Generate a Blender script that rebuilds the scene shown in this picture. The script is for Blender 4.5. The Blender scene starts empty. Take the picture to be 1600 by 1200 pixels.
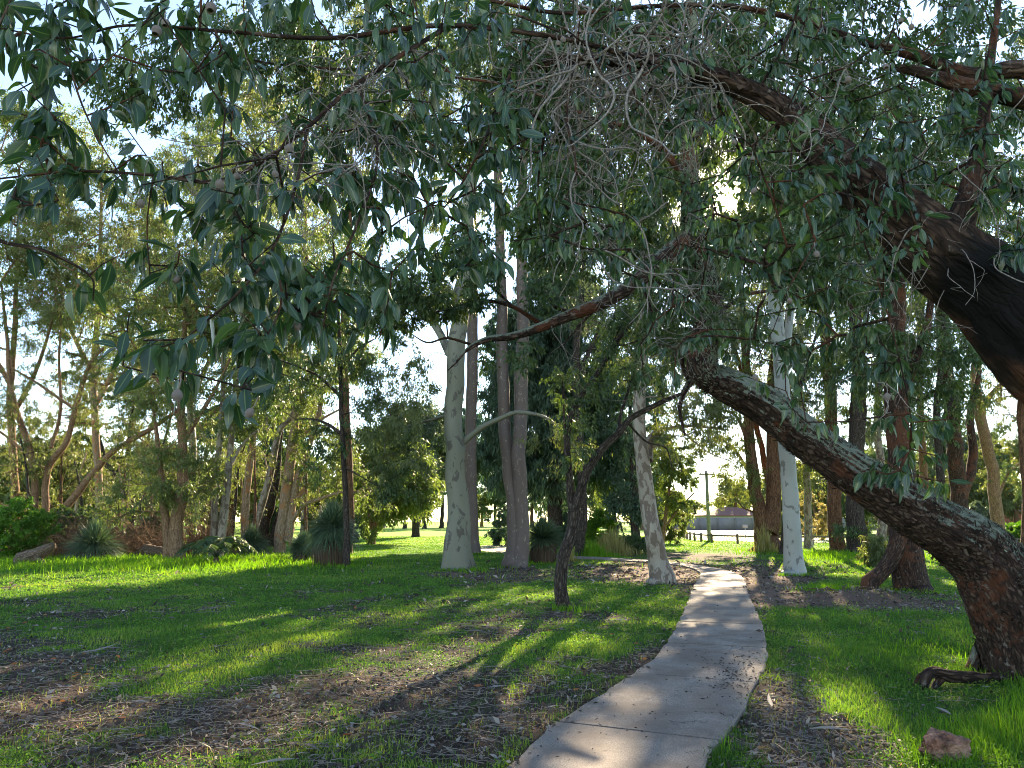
import bpy, math, random
import numpy as np
from mathutils import Vector

# ------------------------------------------------------------------ camera, sky, sun, exposure
F = 1180.0; PX0, PY0 = 800.0, 600.0; HOR = 812.0; CAMH = 1.6
PITCH = math.atan((HOR - PY0) / F)
SC = bpy.context.scene
COL = SC.collection
cam_d = bpy.data.cameras.new('camera'); cam = bpy.data.objects.new('camera', cam_d); COL.objects.link(cam)
cam_d.sensor_width = 36.0; cam_d.lens = 36.0 * F / 1600.0; cam_d.clip_start = 0.05; cam_d.clip_end = 3000
cam.location = (0, 0, CAMH); cam.rotation_euler = (math.pi / 2 + PITCH, 0, 0)
SC.camera = cam
CP, SP = math.cos(PITCH), math.sin(PITCH)

def ray(px, py):
    a = (px - PX0) / F; b = (PY0 - py) / F
    return np.array([a, CP - b * SP, SP + b * CP])
def P(px, py, d):
    r = ray(px, py); r = r * (d / r[1]); return np.array([r[0], r[1], r[2] + CAMH])
def G(px, py):
    r = ray(px, py); r = r * (-CAMH / r[2]); return np.array([r[0], r[1], 0.0])
def topix(x, y, z=0.0):
    zz = z - CAMH
    f = y * CP + zz * SP; u = -y * SP + zz * CP
    f = np.where(f < 0.05, 0.05, f)
    return PX0 + F * x / f, PY0 - F * u / f

sd = ray(1137, 312); sd /= np.linalg.norm(sd)
SUN_EL = math.asin(sd[2]); SUN_AZ = math.atan2(sd[0], sd[1])
w = bpy.data.worlds.new('World'); SC.world = w; w.use_nodes = True
wn = w.node_tree.nodes; wl = w.node_tree.links; wn.clear()
wo = wn.new('ShaderNodeOutputWorld'); bg = wn.new('ShaderNodeBackground'); sk = wn.new('ShaderNodeTexSky')
sk.sky_type = 'NISHITA'; sk.sun_disc = False; sk.sun_elevation = SUN_EL; sk.sun_rotation = SUN_AZ
sk.air_density = 1.0; sk.dust_density = 0.2; sk.ozone_density = 2.2; sk.altitude = 1500
bg.inputs['Strength'].default_value = 0.13
wl.new(sk.outputs[0], bg.inputs['Color'])
# the glare of the low sun itself, a small disc and aureole in the sky at the sun's direction
tc = wn.new('ShaderNodeTexCoord'); dp = wn.new('ShaderNodeVectorMath'); dp.operation = 'DOT_PRODUCT'
dp.inputs[1].default_value = tuple(sd)
nz = wn.new('ShaderNodeVectorMath'); nz.operation = 'NORMALIZE'
wl.new(tc.outputs['Generated'], nz.inputs[0]); wl.new(nz.outputs[0], dp.inputs[0])
mr = wn.new('ShaderNodeMapRange'); mr.inputs[1].default_value = math.cos(math.radians(1.1)); mr.inputs[2].default_value = math.cos(math.radians(0.35))
wl.new(dp.outputs['Value'], mr.inputs[0])
bg2 = wn.new('ShaderNodeBackground'); bg2.inputs['Color'].default_value = (1, .82, .55, 1)
m40 = wn.new('ShaderNodeMath'); m40.operation = 'MULTIPLY'; m40.inputs[1].default_value = 60.0
wl.new(mr.outputs[0], m40.inputs[0]); wl.new(m40.outputs[0], bg2.inputs['Strength'])
pw = wn.new('ShaderNodeMapRange'); pw.inputs[1].default_value = math.cos(math.radians(6)); pw.interpolation_type = 'SMOOTHSTEP'
wl.new(dp.outputs['Value'], pw.inputs[0]); m2 = wn.new('ShaderNodeMath'); m2.operation = 'POWER'; m2.inputs[1].default_value = 2.5; wl.new(pw.outputs[0], m2.inputs[0])
m3 = wn.new('ShaderNodeMath'); m3.operation = 'MULTIPLY_ADD'; m3.inputs[1].default_value = 1.6; wl.new(m2.outputs[0], m3.inputs[0]); wl.new(m40.outputs[0], m3.inputs[2]); wl.new(m3.outputs[0], bg2.inputs['Strength'])
ad = wn.new('ShaderNodeAddShader'); wl.new(bg.outputs[0], ad.inputs[0]); wl.new(bg2.outputs[0], ad.inputs[1])
wl.new(ad.outputs[0], wo.inputs[0])
sl = bpy.data.lights.new('sun', 'SUN'); sl.energy = 5.0; sl.angle = math.radians(0.5); sl.color = (1.0, .88, .70)
so = bpy.data.objects.new('sun', sl); COL.objects.link(so)
so.rotation_euler = Vector(tuple(sd)).to_track_quat('Z', 'Y').to_euler()
SC.view_settings.view_transform = 'Standard'; SC.view_settings.look = 'None'
SC.view_settings.gamma = 1.0; SC.view_settings.use_curve_mapping = False
SC.view_settings.exposure = 2.18
SC.view_settings.use_white_balance = True; SC.view_settings.white_balance_temperature = 7900
cy = SC.cycles
cy.pixel_filter_type = 'BLACKMAN_HARRIS'; cy.filter_width = 1.0
cy.max_bounces = 7; cy.diffuse_bounces = 4; cy.glossy_bounces = 2; cy.transmission_bounces = 4; cy.transparent_max_bounces = 4
cy.sample_clamp_indirect = 6.0; cy.use_denoising = True; cy.caustics_reflective = False; cy.caustics_refractive = False

# ------------------------------------------------------------------ noise
def hsh(i, j, k, s):
    n = (i * 73856093) ^ (j * 19349663) ^ (k * 83492791) ^ (s * 2654435761 & 0x7fffffff)
    n = (n ^ (n >> 13)) * 1274126177 & 0xffffffff
    n = (n ^ (n >> 16)) * 2246822519 & 0xffffffff
    return ((n ^ (n >> 15)) & 0xffff) / 65535.0
def vn(p, s=0):
    p = np.asarray(p, float); f = np.floor(p); t = p - f; t = t * t * (3 - 2 * t); i = f.astype(np.int64) + 10000
    r = 0
    for a in (0, 1):
        for b in (0, 1):
            for c in (0, 1):
                wt = (t[..., 0] if a else 1 - t[..., 0]) * (t[..., 1] if b else 1 - t[..., 1]) * (t[..., 2] if c else 1 - t[..., 2])
                r = r + wt * hsh(i[..., 0] + a, i[..., 1] + b, i[..., 2] + c, s)
    return r
def fbm(p, s=0, o=3):
    r = 0; a = .5; t = 0
    for k in range(o):
        r = r + a * vn(np.asarray(p) * (2.03 ** k), s + k); t += a; a *= .55
    return r / t
def fb2(x, y, sc, s=0, o=3):
    return fbm(np.stack([x / sc, y / sc, np.zeros_like(x) + s * 3.7], -1), s, o)
def sst(a, b, x):
    t = np.clip((x - a) / (b - a), 0, 1); return t * t * (3 - 2 * t)
def unit(v):
    return v / np.maximum(np.linalg.norm(v, axis=-1, keepdims=True), 1e-9)

# ------------------------------------------------------------------ mesh collecting
class MB:
    def __init__(s): s.v = []; s.f = []; s.rnd = []; s.bc = []; s.uv = []; s.mi = []; s.n = 0
    def add(s, v, f, rnd=None, bc=None, uv=None, mi=0):
        v = np.asarray(v, np.float32).reshape(-1, 3); f = np.asarray(f, np.int64); k = len(v)
        s.v.append(v); s.f.append((f + s.n, mi)); s.n += k
        s.rnd.append(np.zeros(k, np.float32) if rnd is None else np.broadcast_to(np.asarray(rnd, np.float32), (k,)))
        s.bc.append(v if bc is None else np.asarray(bc, np.float32))
        s.uv.append(np.zeros((k, 2), np.float32) if uv is None else np.asarray(uv, np.float32))
    def build(s, name, mats, parent=None, base=None, smooth=True):
        me = bpy.data.meshes.new(name); V = np.concatenate(s.v)
        if base is not None: V = V - np.asarray(base, np.float32)
        me.vertices.add(len(V)); me.vertices.foreach_set('co', V.ravel())
        li = []; ls = []; mi = []; st = 0
        for f, m in s.f:
            if len(f) == 0: continue
            k = f.shape[1]; li.append(f.ravel()); ls.append(st + np.arange(len(f)) * k); st += len(f) * k; mi.append(np.full(len(f), m))
        li = np.concatenate(li).astype(np.int32); ls = np.concatenate(ls).astype(np.int32)
        me.loops.add(len(li)); me.loops.foreach_set('vertex_index', li)
        me.polygons.add(len(ls)); me.polygons.foreach_set('loop_start', ls)
        me.polygons.foreach_set('material_index', np.concatenate(mi).astype(np.int32))
        me.polygons.foreach_set('use_smooth', np.full(len(ls), smooth))
        a = me.attributes.new('rnd', 'FLOAT', 'POINT'); a.data.foreach_set('value', np.concatenate(s.rnd).astype(np.float32))
        a = me.attributes.new('bc', 'FLOAT_VECTOR', 'POINT'); a.data.foreach_set('vector', np.concatenate(s.bc).ravel().astype(np.float32))
        a = me.attributes.new('luv', 'FLOAT2', 'POINT'); a.data.foreach_set('vector', np.concatenate(s.uv).ravel().astype(np.float32))
        for m in (mats if isinstance(mats, (list, tuple)) else [mats]): me.materials.append(m)
        me.update(calc_edges=True)
        o = bpy.data.objects.new(name, me); COL.objects.link(o)
        if parent is not None: o.parent = parent
        return o
def tag(o, label=None, cat=None, group=None, kind=None):
    if label: o['label'] = label
    if cat: o['category'] = cat
    if group: o['group'] = group
    if kind: o['kind'] = kind
    return o
def empty(name, loc, label, cat, group=None):
    o = bpy.data.objects.new(name, None); COL.objects.link(o); o.location = tuple(float(c) for c in loc); o.empty_display_size = .2
    return tag(o, label, cat, group)
def copy_tree(o, parent=None):
    c = o.copy(); COL.objects.link(c); c.parent = parent
    for ch in o.children: copy_tree(ch, c)
    return c

# ------------------------------------------------------------------ shapes
def catmull(pts, n=8):
    p = np.asarray(pts, float)
    if len(p) < 3:
        t = np.linspace(0, 1, n + 1)[:, None]; return p[0] * (1 - t) + p[-1] * t
    q = np.vstack([2 * p[0] - p[1], p, 2 * p[-1] - p[-2]]); out = []
    for i in range(1, len(q) - 2):
        t = np.linspace(0, 1, n, endpoint=False)[:, None]
        a, b, c, d = q[i - 1], q[i], q[i + 1], q[i + 2]
        out.append(.5 * ((2 * b) + (c - a) * t + (2 * a - 5 * b + 4 * c - d) * t ** 2 + (-a + 3 * b - 3 * c + d) * t ** 3))
    return np.vstack(out + [p[-1:]])
def tube(mb, pts, rad, sides=10, amp=.08, freq=3.0, seed=0, mi=0, rnd=0.0, flare=0, ridges=0, cap=True):
    pts = np.asarray(pts, float); rad = np.asarray(rad, float); n = len(pts)
    t = unit(np.gradient(pts, axis=0)); up = np.array([.13, .97, .2]); u = unit(np.cross(t[0], up)[None])[0]
    L = np.concatenate([[0], np.cumsum(np.linalg.norm(np.diff(pts, axis=0), axis=1))])
    U = []
    for i in range(n):
        u = u - t[i] * np.dot(u, t[i]); u = u / max(np.linalg.norm(u), 1e-6); U.append(u)
    U = np.array(U); W = np.cross(t, U)
    th = np.linspace(0, 2 * math.pi, sides, endpoint=False)
    cs, sn = np.cos(th), np.sin(th)
    dirs = U[:, None] * cs[None, :, None] + W[:, None] * sn[None, :, None]
    r0 = max(rad.max(), .01)
    np3 = np.stack([cs[None] * np.ones((n, 1)) * 1.2 + seed * 7.1, sn[None] * np.ones((n, 1)) * 1.2, (L[:, None] * freq / 3 / 1.0) * np.ones((1, sides))], -1)
    d = (fbm(np3, seed, 3) - .5) * 2 * amp
    if ridges: d = d + ridges * (fbm(np3 * np.array([3.5, 3.5, 1.4]), seed + 5, 3) - .5)
    if flare:
        fl = np.exp(-L / (flare * r0))[:, None]
        d = d + fl * (.28 + .75 * (vn(np.stack([cs[None] * 2.4 + seed + 0 * fl, sn[None] * 2.4 + 0 * fl, np.zeros((n, sides))], -1), seed + 9) - .35))
    R = rad[:, None] * (1 + d)
    V = pts[:, None] + dirs * R[..., None]
    bc = np.stack([cs[None] * rad[:, None] + seed, sn[None] * rad[:, None], L[:, None] * np.ones((1, sides))], -1)
    i = np.arange(n - 1)[:, None] * sides; j = np.arange(sides)[None]; j2 = (j + 1) % sides
    f = np.stack([i + j, i + j2, i + sides + j2, i + sides + j], -1).reshape(-1, 4)
    V = V.reshape(-1, 3); bc = bc.reshape(-1, 3)
    if cap:
        V = np.vstack([V, pts[-1] + t[-1] * rad[-1] * .5]); bc = np.vstack([bc, bc[-1]])
        mb.add(V, f, rnd, bc, mi=mi)
        k = mb.n - len(V)
        tri = np.stack([(n - 1) * sides + j[0], (n - 1) * sides + j2[0], np.full(sides, n * sides)], -1) + k
        mb.f.append((tri, mi)); V = V[:-1]
    else: mb.add(V, f, rnd, bc, mi=mi)
    return V, dirs.reshape(-1, 3), np.repeat(t, sides, 0), np.repeat(rad, sides)
def prisms(mb, A, B, ra, rb, sides=4, mi=0, rnd=0.0):
    """many independent thin segments at once"""
    if len(A) == 0: return
    t = unit(B - A); up = np.where(np.abs(t[:, 2:3]) > .9, np.array([[1., 0, 0]]), np.array([[0, 0, 1.]]))
    u = unit(np.cross(t, up)); v = np.cross(t, u); th = np.linspace(0, 2 * math.pi, sides, endpoint=False)
    ring = u[:, None] * np.cos(th)[None, :, None] + v[:, None] * np.sin(th)[None, :, None]
    V = np.concatenate([A[:, None] + ring * ra[:, None, None], B[:, None] + ring * rb[:, None, None]], 1)
    k = len(A); o = np.arange(k)[:, None] * (2 * sides); j = np.arange(sides)[None]; j2 = (j + 1) % sides
    f = np.stack([o + j, o + j2, o + sides + j2, o + sides + j], -1).reshape(-1, 4)
    mb.add(V, f, rnd, mi=mi)
def walks(mb, paths, r0, r1, sides=4, mi=0):
    """paths (n, m, 3): thin tapering curves"""
    n, m = paths.shape[:2]; tt = np.linspace(0, 1, m); r = r0 * (1 - tt) + r1 * tt
    ra = np.broadcast_to(r[:-1], (n, m - 1)).ravel(); rb = np.broadcast_to(r[1:], (n, m - 1)).ravel()
    prisms(mb, paths[:, :-1].reshape(-1, 3), paths[:, 1:].reshape(-1, 3), ra, rb, sides, mi)
def sun_gap(p, R):
    q = unit(p - np.array([0, 0, CAMH])); a = np.degrees(np.arccos(np.clip(q @ sd, -1, 1))); far = np.linalg.norm(p - np.array([0, 0, CAMH]), axis=1) > 2
    return ~(far & (R.random(len(p)) > np.clip((a - .35) / 1.0, 0, 1)))
def leaf4(mb, p, d, L, W, R, mi=0, rnd=None, fold=.15):
    """small leaves of four corners folded along the rib"""
    k = sun_gap(p, R); n0 = len(p); p, d = p[k], d[k]; L = np.broadcast_to(L, (n0,))[k]; W = np.broadcast_to(W, (n0,))[k]; rnd = None if rnd is None else np.broadcast_to(rnd, (n0,))[k]
    n = len(p); d = unit(d); q = unit(R.normal(size=(n, 3))); s = unit(np.cross(d, q)); nn = np.cross(s, d)
    L = np.broadcast_to(L, (n,))[:, None]; W = np.broadcast_to(W, (n,))[:, None]
    a = p; c = p + d * L + nn * L * .0; mid = p + d * L * .42 + nn * fold * W
    b = mid + s * W * .5; e = mid - s * W * .5
    V = np.stack([a, b, c, e], 1); f = np.arange(n * 4).reshape(n, 4)
    r = np.repeat(R.random(n) if rnd is None else rnd, 4)
    mb.add(V, f, r, uv=np.tile([[0, 0], [1, .4], [0, 1], [-1, .4]], (n, 1)), mi=mi)
def leafbig(mb, p, d, L, W, R, mi=0, rnd=None, nseg=7, up=None, petiole=.02):
    """broad gum leaves with a rib, a fold, a drooping curve and a wavy edge"""
    k = sun_gap(p + unit(d) * .05, R) & sun_gap(p + unit(d) * .1, R); n0 = len(p); p, d = p[k], d[k]; L = np.broadcast_to(L, (n0,))[k]; W = np.broadcast_to(W, (n0,))[k]; rnd = None if rnd is None else rnd[k]; up = None if up is None else up[k]
    n = len(p); d = unit(d); q = unit(R.normal(size=(n, 3)) if up is None else up + .45 * R.normal(size=(n, 3)))
    s = unit(np.cross(d, q)); nn = np.cross(s, d)
    L = np.broadcast_to(L, (n,)); W = np.broadcast_to(W, (n,))
    t = np.linspace(0, 1, nseg); prof = np.array([.04, .62, .96, 1., .82, .48, .02]) if nseg == 7 else np.sin(np.pi * t ** .8)
    cv = R.normal(0, .16, n) - .14; sw = R.normal(0, .12, n); fold = R.uniform(.1, .55, n); wv = R.uniform(-.12, .12, (n, nseg))
    T = t[None, :, None]; Ln = L[:, None, None]
    c = p[:, None] + d[:, None] * T * Ln + nn[:, None] * (cv[:, None, None] * T ** 2 * Ln) + s[:, None] * (sw[:, None, None] * (T ** 2 - T) * Ln)
    wd = prof[None, :, None] * W[:, None, None] * .5
    up_ = nn[:, None] * (fold[:, None, None] + wv[..., None]) * wd
    V = np.stack([c + s[:, None] * wd + up_, c, c - s[:, None] * wd + up_ - nn[:, None] * wv[..., None] * wd * 1.5], 2)
    V = V.reshape(n, nseg * 3, 3); o = np.arange(n)[:, None, None] * nseg * 3; i = np.arange(nseg - 1)[None, :, None] * 3; j = np.arange(2)[None, None]
    f = np.stack([o + i + j, o + i + j + 1, o + i + j + 4, o + i + j + 3], -1).reshape(-1, 4)
    uu = np.tile(np.array([-1., 0, 1]), nseg); tt = np.repeat(t, 3)
    mb.add(V, f, np.repeat(R.random(n) if rnd is None else rnd, nseg * 3), uv=np.tile(np.stack([uu, tt], -1), (n, 1)), mi=mi)
def box(mb, c, sz, rz=0, mi=0, rnd=0.0, bev=0):
    x, y, z = np.array(sz) / 2; v = np.array([[i, j, k] for k in (-z, z) for i, j in ((-x, -y), (x, -y), (x, y), (-x, y))])
    ca, sa = math.cos(rz), math.sin(rz); v = np.stack([v[:, 0] * ca - v[:, 1] * sa, v[:, 0] * sa + v[:, 1] * ca, v[:, 2]], -1) + np.array(c)
    mb.add(v, [[3, 2, 1, 0], [4, 5, 6, 7], [0, 1, 5, 4], [1, 2, 6, 5], [2, 3, 7, 6], [3, 0, 4, 7]], rnd, mi=mi)

# ------------------------------------------------------------------ materials
class NT:
    def __init__(s, name):
        s.m = bpy.data.materials.new(name); s.m.use_nodes = True; s.t = s.m.node_tree; s.t.nodes.clear()
        s.out = s.n('ShaderNodeOutputMaterial')
    def n(s, t, **k):
        x = s.t.nodes.new(t)
        for a, b in k.items(): setattr(x, a, b)
        return x
    def l(s, a, b): s.t.links.new(a, b)
    def attr(s, name): return s.n('ShaderNodeAttribute', attribute_name=name)
    def noise(s, vec, scale, detail=4, rough=.55, dist=0):
        x = s.n('ShaderNodeTexNoise'); x.inputs['Scale'].default_value = scale; x.inputs['Detail'].default_value = detail
        x.inputs['Roughness'].default_value = rough; x.inputs['Distortion'].default_value = dist
        if vec is not None: s.l(vec, x.inputs['Vector'])
        return x.outputs['Fac']
    def scale(s, vec, v):
        x = s.n('ShaderNodeVectorMath', operation='MULTIPLY'); s.l(vec, x.inputs[0]); x.inputs[1].default_value = v; return x.outputs[0]
    def ramp(s, fac, stops, interp='LINEAR'):
        x = s.n('ShaderNodeValToRGB'); x.color_ramp.interpolation = interp; e = x.color_ramp.elements
        while len(e) < len(stops): e.new(.5)
        for k, (p, c) in enumerate(stops): e[k].position = p; e[k].color = tuple(c) + (1,) if len(c) == 3 else c
        s.l(fac, x.inputs[0]); return x.outputs[0]
    def mix(s, fac, a, b, mode='MIX'):
        x = s.n('ShaderNodeMix', data_type='RGBA', blend_type=mode)
        for i, q in ((0, fac), (6, a), (7, b)):
            if isinstance(q, (int, float)): x.inputs[i].default_value = q
            elif isinstance(q, tuple): x.inputs[i].default_value = q + (1,)
            else: s.l(q, x.inputs[i])
        return x.outputs[2]
    def math(s, op, a, b=0.0, clamp=False):
        x = s.n('ShaderNodeMath', operation=op, use_clamp=clamp)
        for i, q in enumerate((a, b)):
            if isinstance(q, (int, float)): x.inputs[i].default_value = q
            else: s.l(q, x.inputs[i])
        return x.outputs[0]
    def bump(s, h, strength=.5, dist=.02, prev=None):
        x = s.n('ShaderNodeBump'); x.inputs['Strength'].default_value = strength; x.inputs['Distance'].default_value = dist; s.l(h, x.inputs['Height'])
        if prev is not None: s.l(prev, x.inputs['Normal'])
        return x.outputs[0]
    def bsdf(s, col, rough=.8, normal=None, spec=.3):
        x = s.n('ShaderNodeBsdfPrincipled'); x.inputs['Specular IOR Level'].default_value = spec
        if isinstance(col, tuple): x.inputs['Base Color'].default_value = col + (1,)
        else: s.l(col, x.inputs['Base Color'])
        if isinstance(rough, (int, float)): x.inputs['Roughness'].default_value = rough
        else: s.l(rough, x.inputs['Roughness'])
        if normal is not None: s.l(normal, x.inputs['Normal'])
        return x
    def done(s, sh): s.l(sh, s.out.inputs[0]); return s.m

def leaf_mat(name, a, b, c=None, trans=.4, tcol=None, rough=.45, spec=.4, rib=None):
    t = NT(name); r = t.attr('rnd').outputs['Fac']
    col = t.ramp(r, [(0, a), (.55, b), (1, c or b)])
    geo = t.n('ShaderNodeNewGeometry')
    big = t.noise(geo.outputs['Position'], .55, 2); col = t.mix(t.ramp(big, [(.35, (0, 0, 0)), (.65, (1, 1, 1))]), col, t.mix(.5, col, b, 'MIX'))
    if rib:
        sp = t.n('ShaderNodeSeparateXYZ'); t.l(t.attr('luv').outputs['Vector'], sp.inputs[0])
        ab = t.math('ABSOLUTE', sp.outputs[0]); fac = t.ramp(ab, [(.05, (1, 1, 1)), (.12, (0, 0, 0))]); col = t.mix(fac, col, rib)
    p = t.bsdf(col, rough, spec=spec)
    tr = t.n('ShaderNodeBsdfTranslucent')
    tc_ = t.mix(1.0, col, tcol or (1.9, 1.75, .55), 'MULTIPLY'); t.l(tc_, tr.inputs['Color'])
    mx = t.n('ShaderNodeMixShader'); mx.inputs[0].default_value = trans; t.l(p.outputs[0], mx.inputs[1]); t.l(tr.outputs[0], mx.inputs[2])
    return t.done(mx.outputs[0])
def bark_rough(name, dark, mid, light, sc=1.0, stretch=.22, bump=.9, dist=.03, lichen=None, extra=None, spots=None, char=None):
    t = NT(name); v = t.attr('bc').outputs['Vector']; vs = t.scale(v, (1, 1, stretch))
    n0 = t.n('ShaderNodeTexNoise'); n0.inputs['Scale'].default_value = 6 * sc; n0.inputs['Detail'].default_value = 4; t.l(v, n0.inputs['Vector'])
    ds = t.n('ShaderNodeVectorMath', operation='MULTIPLY_ADD'); t.l(n0.outputs['Color'], ds.inputs[0]); ds.inputs[1].default_value = (.09, .09, .09); t.l(vs, ds.inputs[2])
    n1 = t.noise(ds.outputs[0], 26 * sc, 7, .7, .3); n2 = t.noise(v, 2.2 * sc, 5, .65)
    vo = t.n('ShaderNodeTexVoronoi', feature='DISTANCE_TO_EDGE'); vo.inputs['Scale'].default_value = 34 * sc; t.l(ds.outputs[0], vo.inputs['Vector'])
    crack = t.ramp(vo.outputs['Distance'], [(0, (0, 0, 0)), (.28, (1, 1, 1))])
    h = t.math('ADD', t.math('MULTIPLY', crack, .28), t.math('MULTIPLY', n1, .95))
    col = t.ramp(h, [(.38, dark), (.66, mid), (.92, light)])
    if extra: col = t.mix(t.ramp(n2, [(.53, (0, 0, 0)), (.60, (1, 1, 1))]), col, t.mix(n1, tuple(c * .45 for c in extra), extra))
    if spots:
        n4 = t.noise(v, 9.0, 6, .8); col = t.mix(t.ramp(n4, [(.60, (0, 0, 0)), (.66, (1, 1, 1))]), col, spots)
    if lichen:
        geo = t.n('ShaderNodeNewGeometry'); sp = t.n('ShaderNodeSeparateXYZ'); t.l(geo.outputs['Normal'], sp.inputs[0])
        n3 = t.noise(v, 7.0, 8, .85); f = t.math('ADD', t.math('MULTIPLY', sp.outputs[2], .28), n3)
        sl_ = t.n('ShaderNodeSeparateXYZ'); t.l(v, sl_.inputs[0])
        ln = t.ramp(t.math('MULTIPLY', sl_.outputs[2], .12), [(.12, (0, 0, 0)), (.5, (.22, .22, .22))])
        f = t.math('ADD', f, ln)
        fac = t.ramp(f, [(.66, (0, 0, 0)), (.74, (.9, .9, .9))]); col = t.mix(fac, col, t.mix(n1, tuple(c * .5 for c in lichen), lichen))
    if char:
        geo = t.n('ShaderNodeNewGeometry'); dv = t.n('ShaderNodeVectorMath', operation='DISTANCE'); t.l(geo.outputs['Position'], dv.inputs[0]); dv.inputs[1].default_value = tuple(char[0])
        q = t.math('ADD', t.math('MULTIPLY', dv.outputs['Value'], 1 / char[1]), t.math('MULTIPLY', n2, .5))
        col = t.mix(t.ramp(q, [(.62, (1, 1, 1)), (1.0 - .22, (0, 0, 0))]), col, (.007, .006, .006))
    return t.done(t.bsdf(col, .9, t.bump(h, bump, dist), .2).outputs[0])
def bark_smooth(name, base, patch, streak, sc=1.0, edge=.58):
    t = NT(name); v = t.attr('bc').outputs['Vector']; vs = t.scale(v, (1, 1, .55))
    n1 = t.noise(vs, 4.2 * sc, 5, .6, .6); n2 = t.noise(t.scale(v, (1, 1, .3)), 1.4 * sc, 3); n3 = t.noise(v, 26 * sc, 4)
    col = t.mix(t.ramp(n2, [(.3, (0, 0, 0)), (.7, (1, 1, 1))]), base, streak)
    col = t.mix(t.ramp(n1, [(edge, (0, 0, 0)), (edge + .035, (.85, .85, .85))]), col, patch)
    col = t.mix(t.math('MULTIPLY', n3, .35), col, tuple(c * .5 for c in base))
    return t.done(t.bsdf(col, .6, t.bump(t.math('ADD', n1, t.math('MULTIPLY', n3, .4)), .5, .012), .3).outputs[0])
def plain(name, col, rough=.8, var=.3, sc=20., bump=.3):
    t = NT(name); geo = t.n('ShaderNodeTexCoord'); n = t.noise(geo.outputs['Object'], sc, 5)
    c = t.mix(n, tuple(x * (1 - var) for x in col), tuple(min(1, x * (1 + var)) for x in col))
    return t.done(t.bsdf(c, rough, t.bump(n, bump, .01)).outputs[0])
M = {}
M['marri'] = leaf_mat('marri_leaf', (.014, .038, .028), (.032, .074, .044), (.10, .16, .045), trans=.30, tcol=(1.7, 2.0, .7), rough=.34, spec=.7, rib=(.13, .18, .085))
M['marri_small'] = leaf_mat('marri_small_leaf', (0.033, 0.077, 0.044), (0.055, 0.116, 0.055), (0.099, 0.165, 0.055), trans=.33, rough=.42)
M['dark_leaf'] = leaf_mat('dark_gum_leaf', (0.029, 0.058, 0.029), (0.052, 0.098, 0.039), (0.091, 0.143, 0.052), trans=.3)
M['yellow_leaf'] = leaf_mat('yellow_green_leaf', (.075, .11, .04), (.125, .165, .06), (.21, .24, .09), trans=.46, tcol=(1.4, 1.5, .65))
M['olive_leaf'] = leaf_mat('olive_leaf', (0.068, 0.095, 0.041), (0.115, 0.149, 0.061), (0.176, 0.189, 0.081), trans=.45, tcol=(1.6, 1.5, .6))
M['grey_leaf'] = leaf_mat('grey_green_leaf', (0.050, 0.075, 0.056), (0.088, 0.119, 0.081), (0.125, 0.156, 0.094), trans=.35, tcol=(1.4, 1.5, .8))
M['pine_leaf'] = leaf_mat('pine_leaf', (0.029, 0.061, 0.043), (0.055, 0.102, 0.065), (0.087, 0.145, 0.087), trans=.25, tcol=(1.3, 1.6, .9))
M['bright_leaf'] = leaf_mat('bright_leaf', (.05, .13, .02), (.08, .19, .03), (.13, .25, .04), trans=.45, tcol=(1.5, 1.6, .5))
M['grass'] = leaf_mat('grass_blade', (.034, .098, .026), (.095, .215, .048), (.24, .32, .08), trans=.45, tcol=(1.6, 1.5, .5), rough=.6, spec=.12)
M['tallgrass'] = leaf_mat('tall_grass_blade', (.06, .17, .018), (.11, .26, .025), (.19, .34, .04), trans=.5, tcol=(1.5, 1.45, .5), rough=.6, spec=.12)
M['strawgrass'] = leaf_mat('straw_grass', (.16, .15, .05), (.30, .27, .10), (.42, .38, .18), trans=.45, tcol=(1.2, 1.1, .7))
M['flake'] = leaf_mat('bark_flake', (.012, .008, .007), (.045, .028, .022), (.15, .11, .09), trans=.05, tcol=(1.2, 1, .8), rough=.9, spec=.1)
M['lichen'] = leaf_mat('lichen_tuft', (.12, .15, .11), (.20, .24, .18), (.30, .34, .27), trans=.1, tcol=(1.1, 1.1, 1), rough=.9, spec=.1)
M['grasstree'] = leaf_mat('grass_tree_leaf', (.03, .06, .035), (.08, .14, .085), (.20, .27, .14), trans=.2, tcol=(1.2, 1.3, .7))
M['skirt'] = leaf_mat('dead_skirt', (.05, .03, .02), (.10, .065, .045), (.17, .12, .08), trans=.15, tcol=(1.2, 1, .8), rough=.8, spec=.1)
M['litter'] = leaf_mat('leaf_litter', (.030, .024, .021), (.11, .09, .08), (.44, .40, .36), trans=.15, tcol=(1.2, 1, .8), rough=.7, spec=.2)
M['redlitter'] = leaf_mat('red_litter', (.20, .06, .03), (.32, .12, .05), (.4, .2, .08), trans=.2, tcol=(1.2, 1, .7), rough=.7, spec=.2)
M['stick'] = plain('dry_stick', (.22, .18, .155), .9)
M['twig_grey'] = bark_rough('grey_twig_bark', (.10, .085, .08), (.25, .21, .19), (.40, .36, .33), 2.5, .5, .3, .004)
M['twig_dark'] = bark_rough('dark_twig_bark', (.02, .016, .014), (.06, .045, .038), (.13, .10, .085), 2., .5, .4, .006)
M['leaning'] = bark_rough('leaning_bark', (.012, .008, .007), (.055, .032, .024), (.19, .13, .10), .75, .35, 1.0, .05, lichen=(.27, .31, .24), extra=(.15, .055, .03), spots=(.20, .175, .15))
M['bough'] = bark_rough('bough_bark', (.012, .008, .007), (.055, .032, .024), (.17, .11, .08), .7, .22, 1.0, .05, extra=(.15, .062, .036), spots=(.20, .175, .15), char=(P(1600, 470, 4.1), .95))
M['darkbark'] = bark_rough('dark_rough_bark', (.012, .01, .009), (.05, .038, .032), (.16, .13, .11), .8, .22, 1.0, .04)
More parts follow.
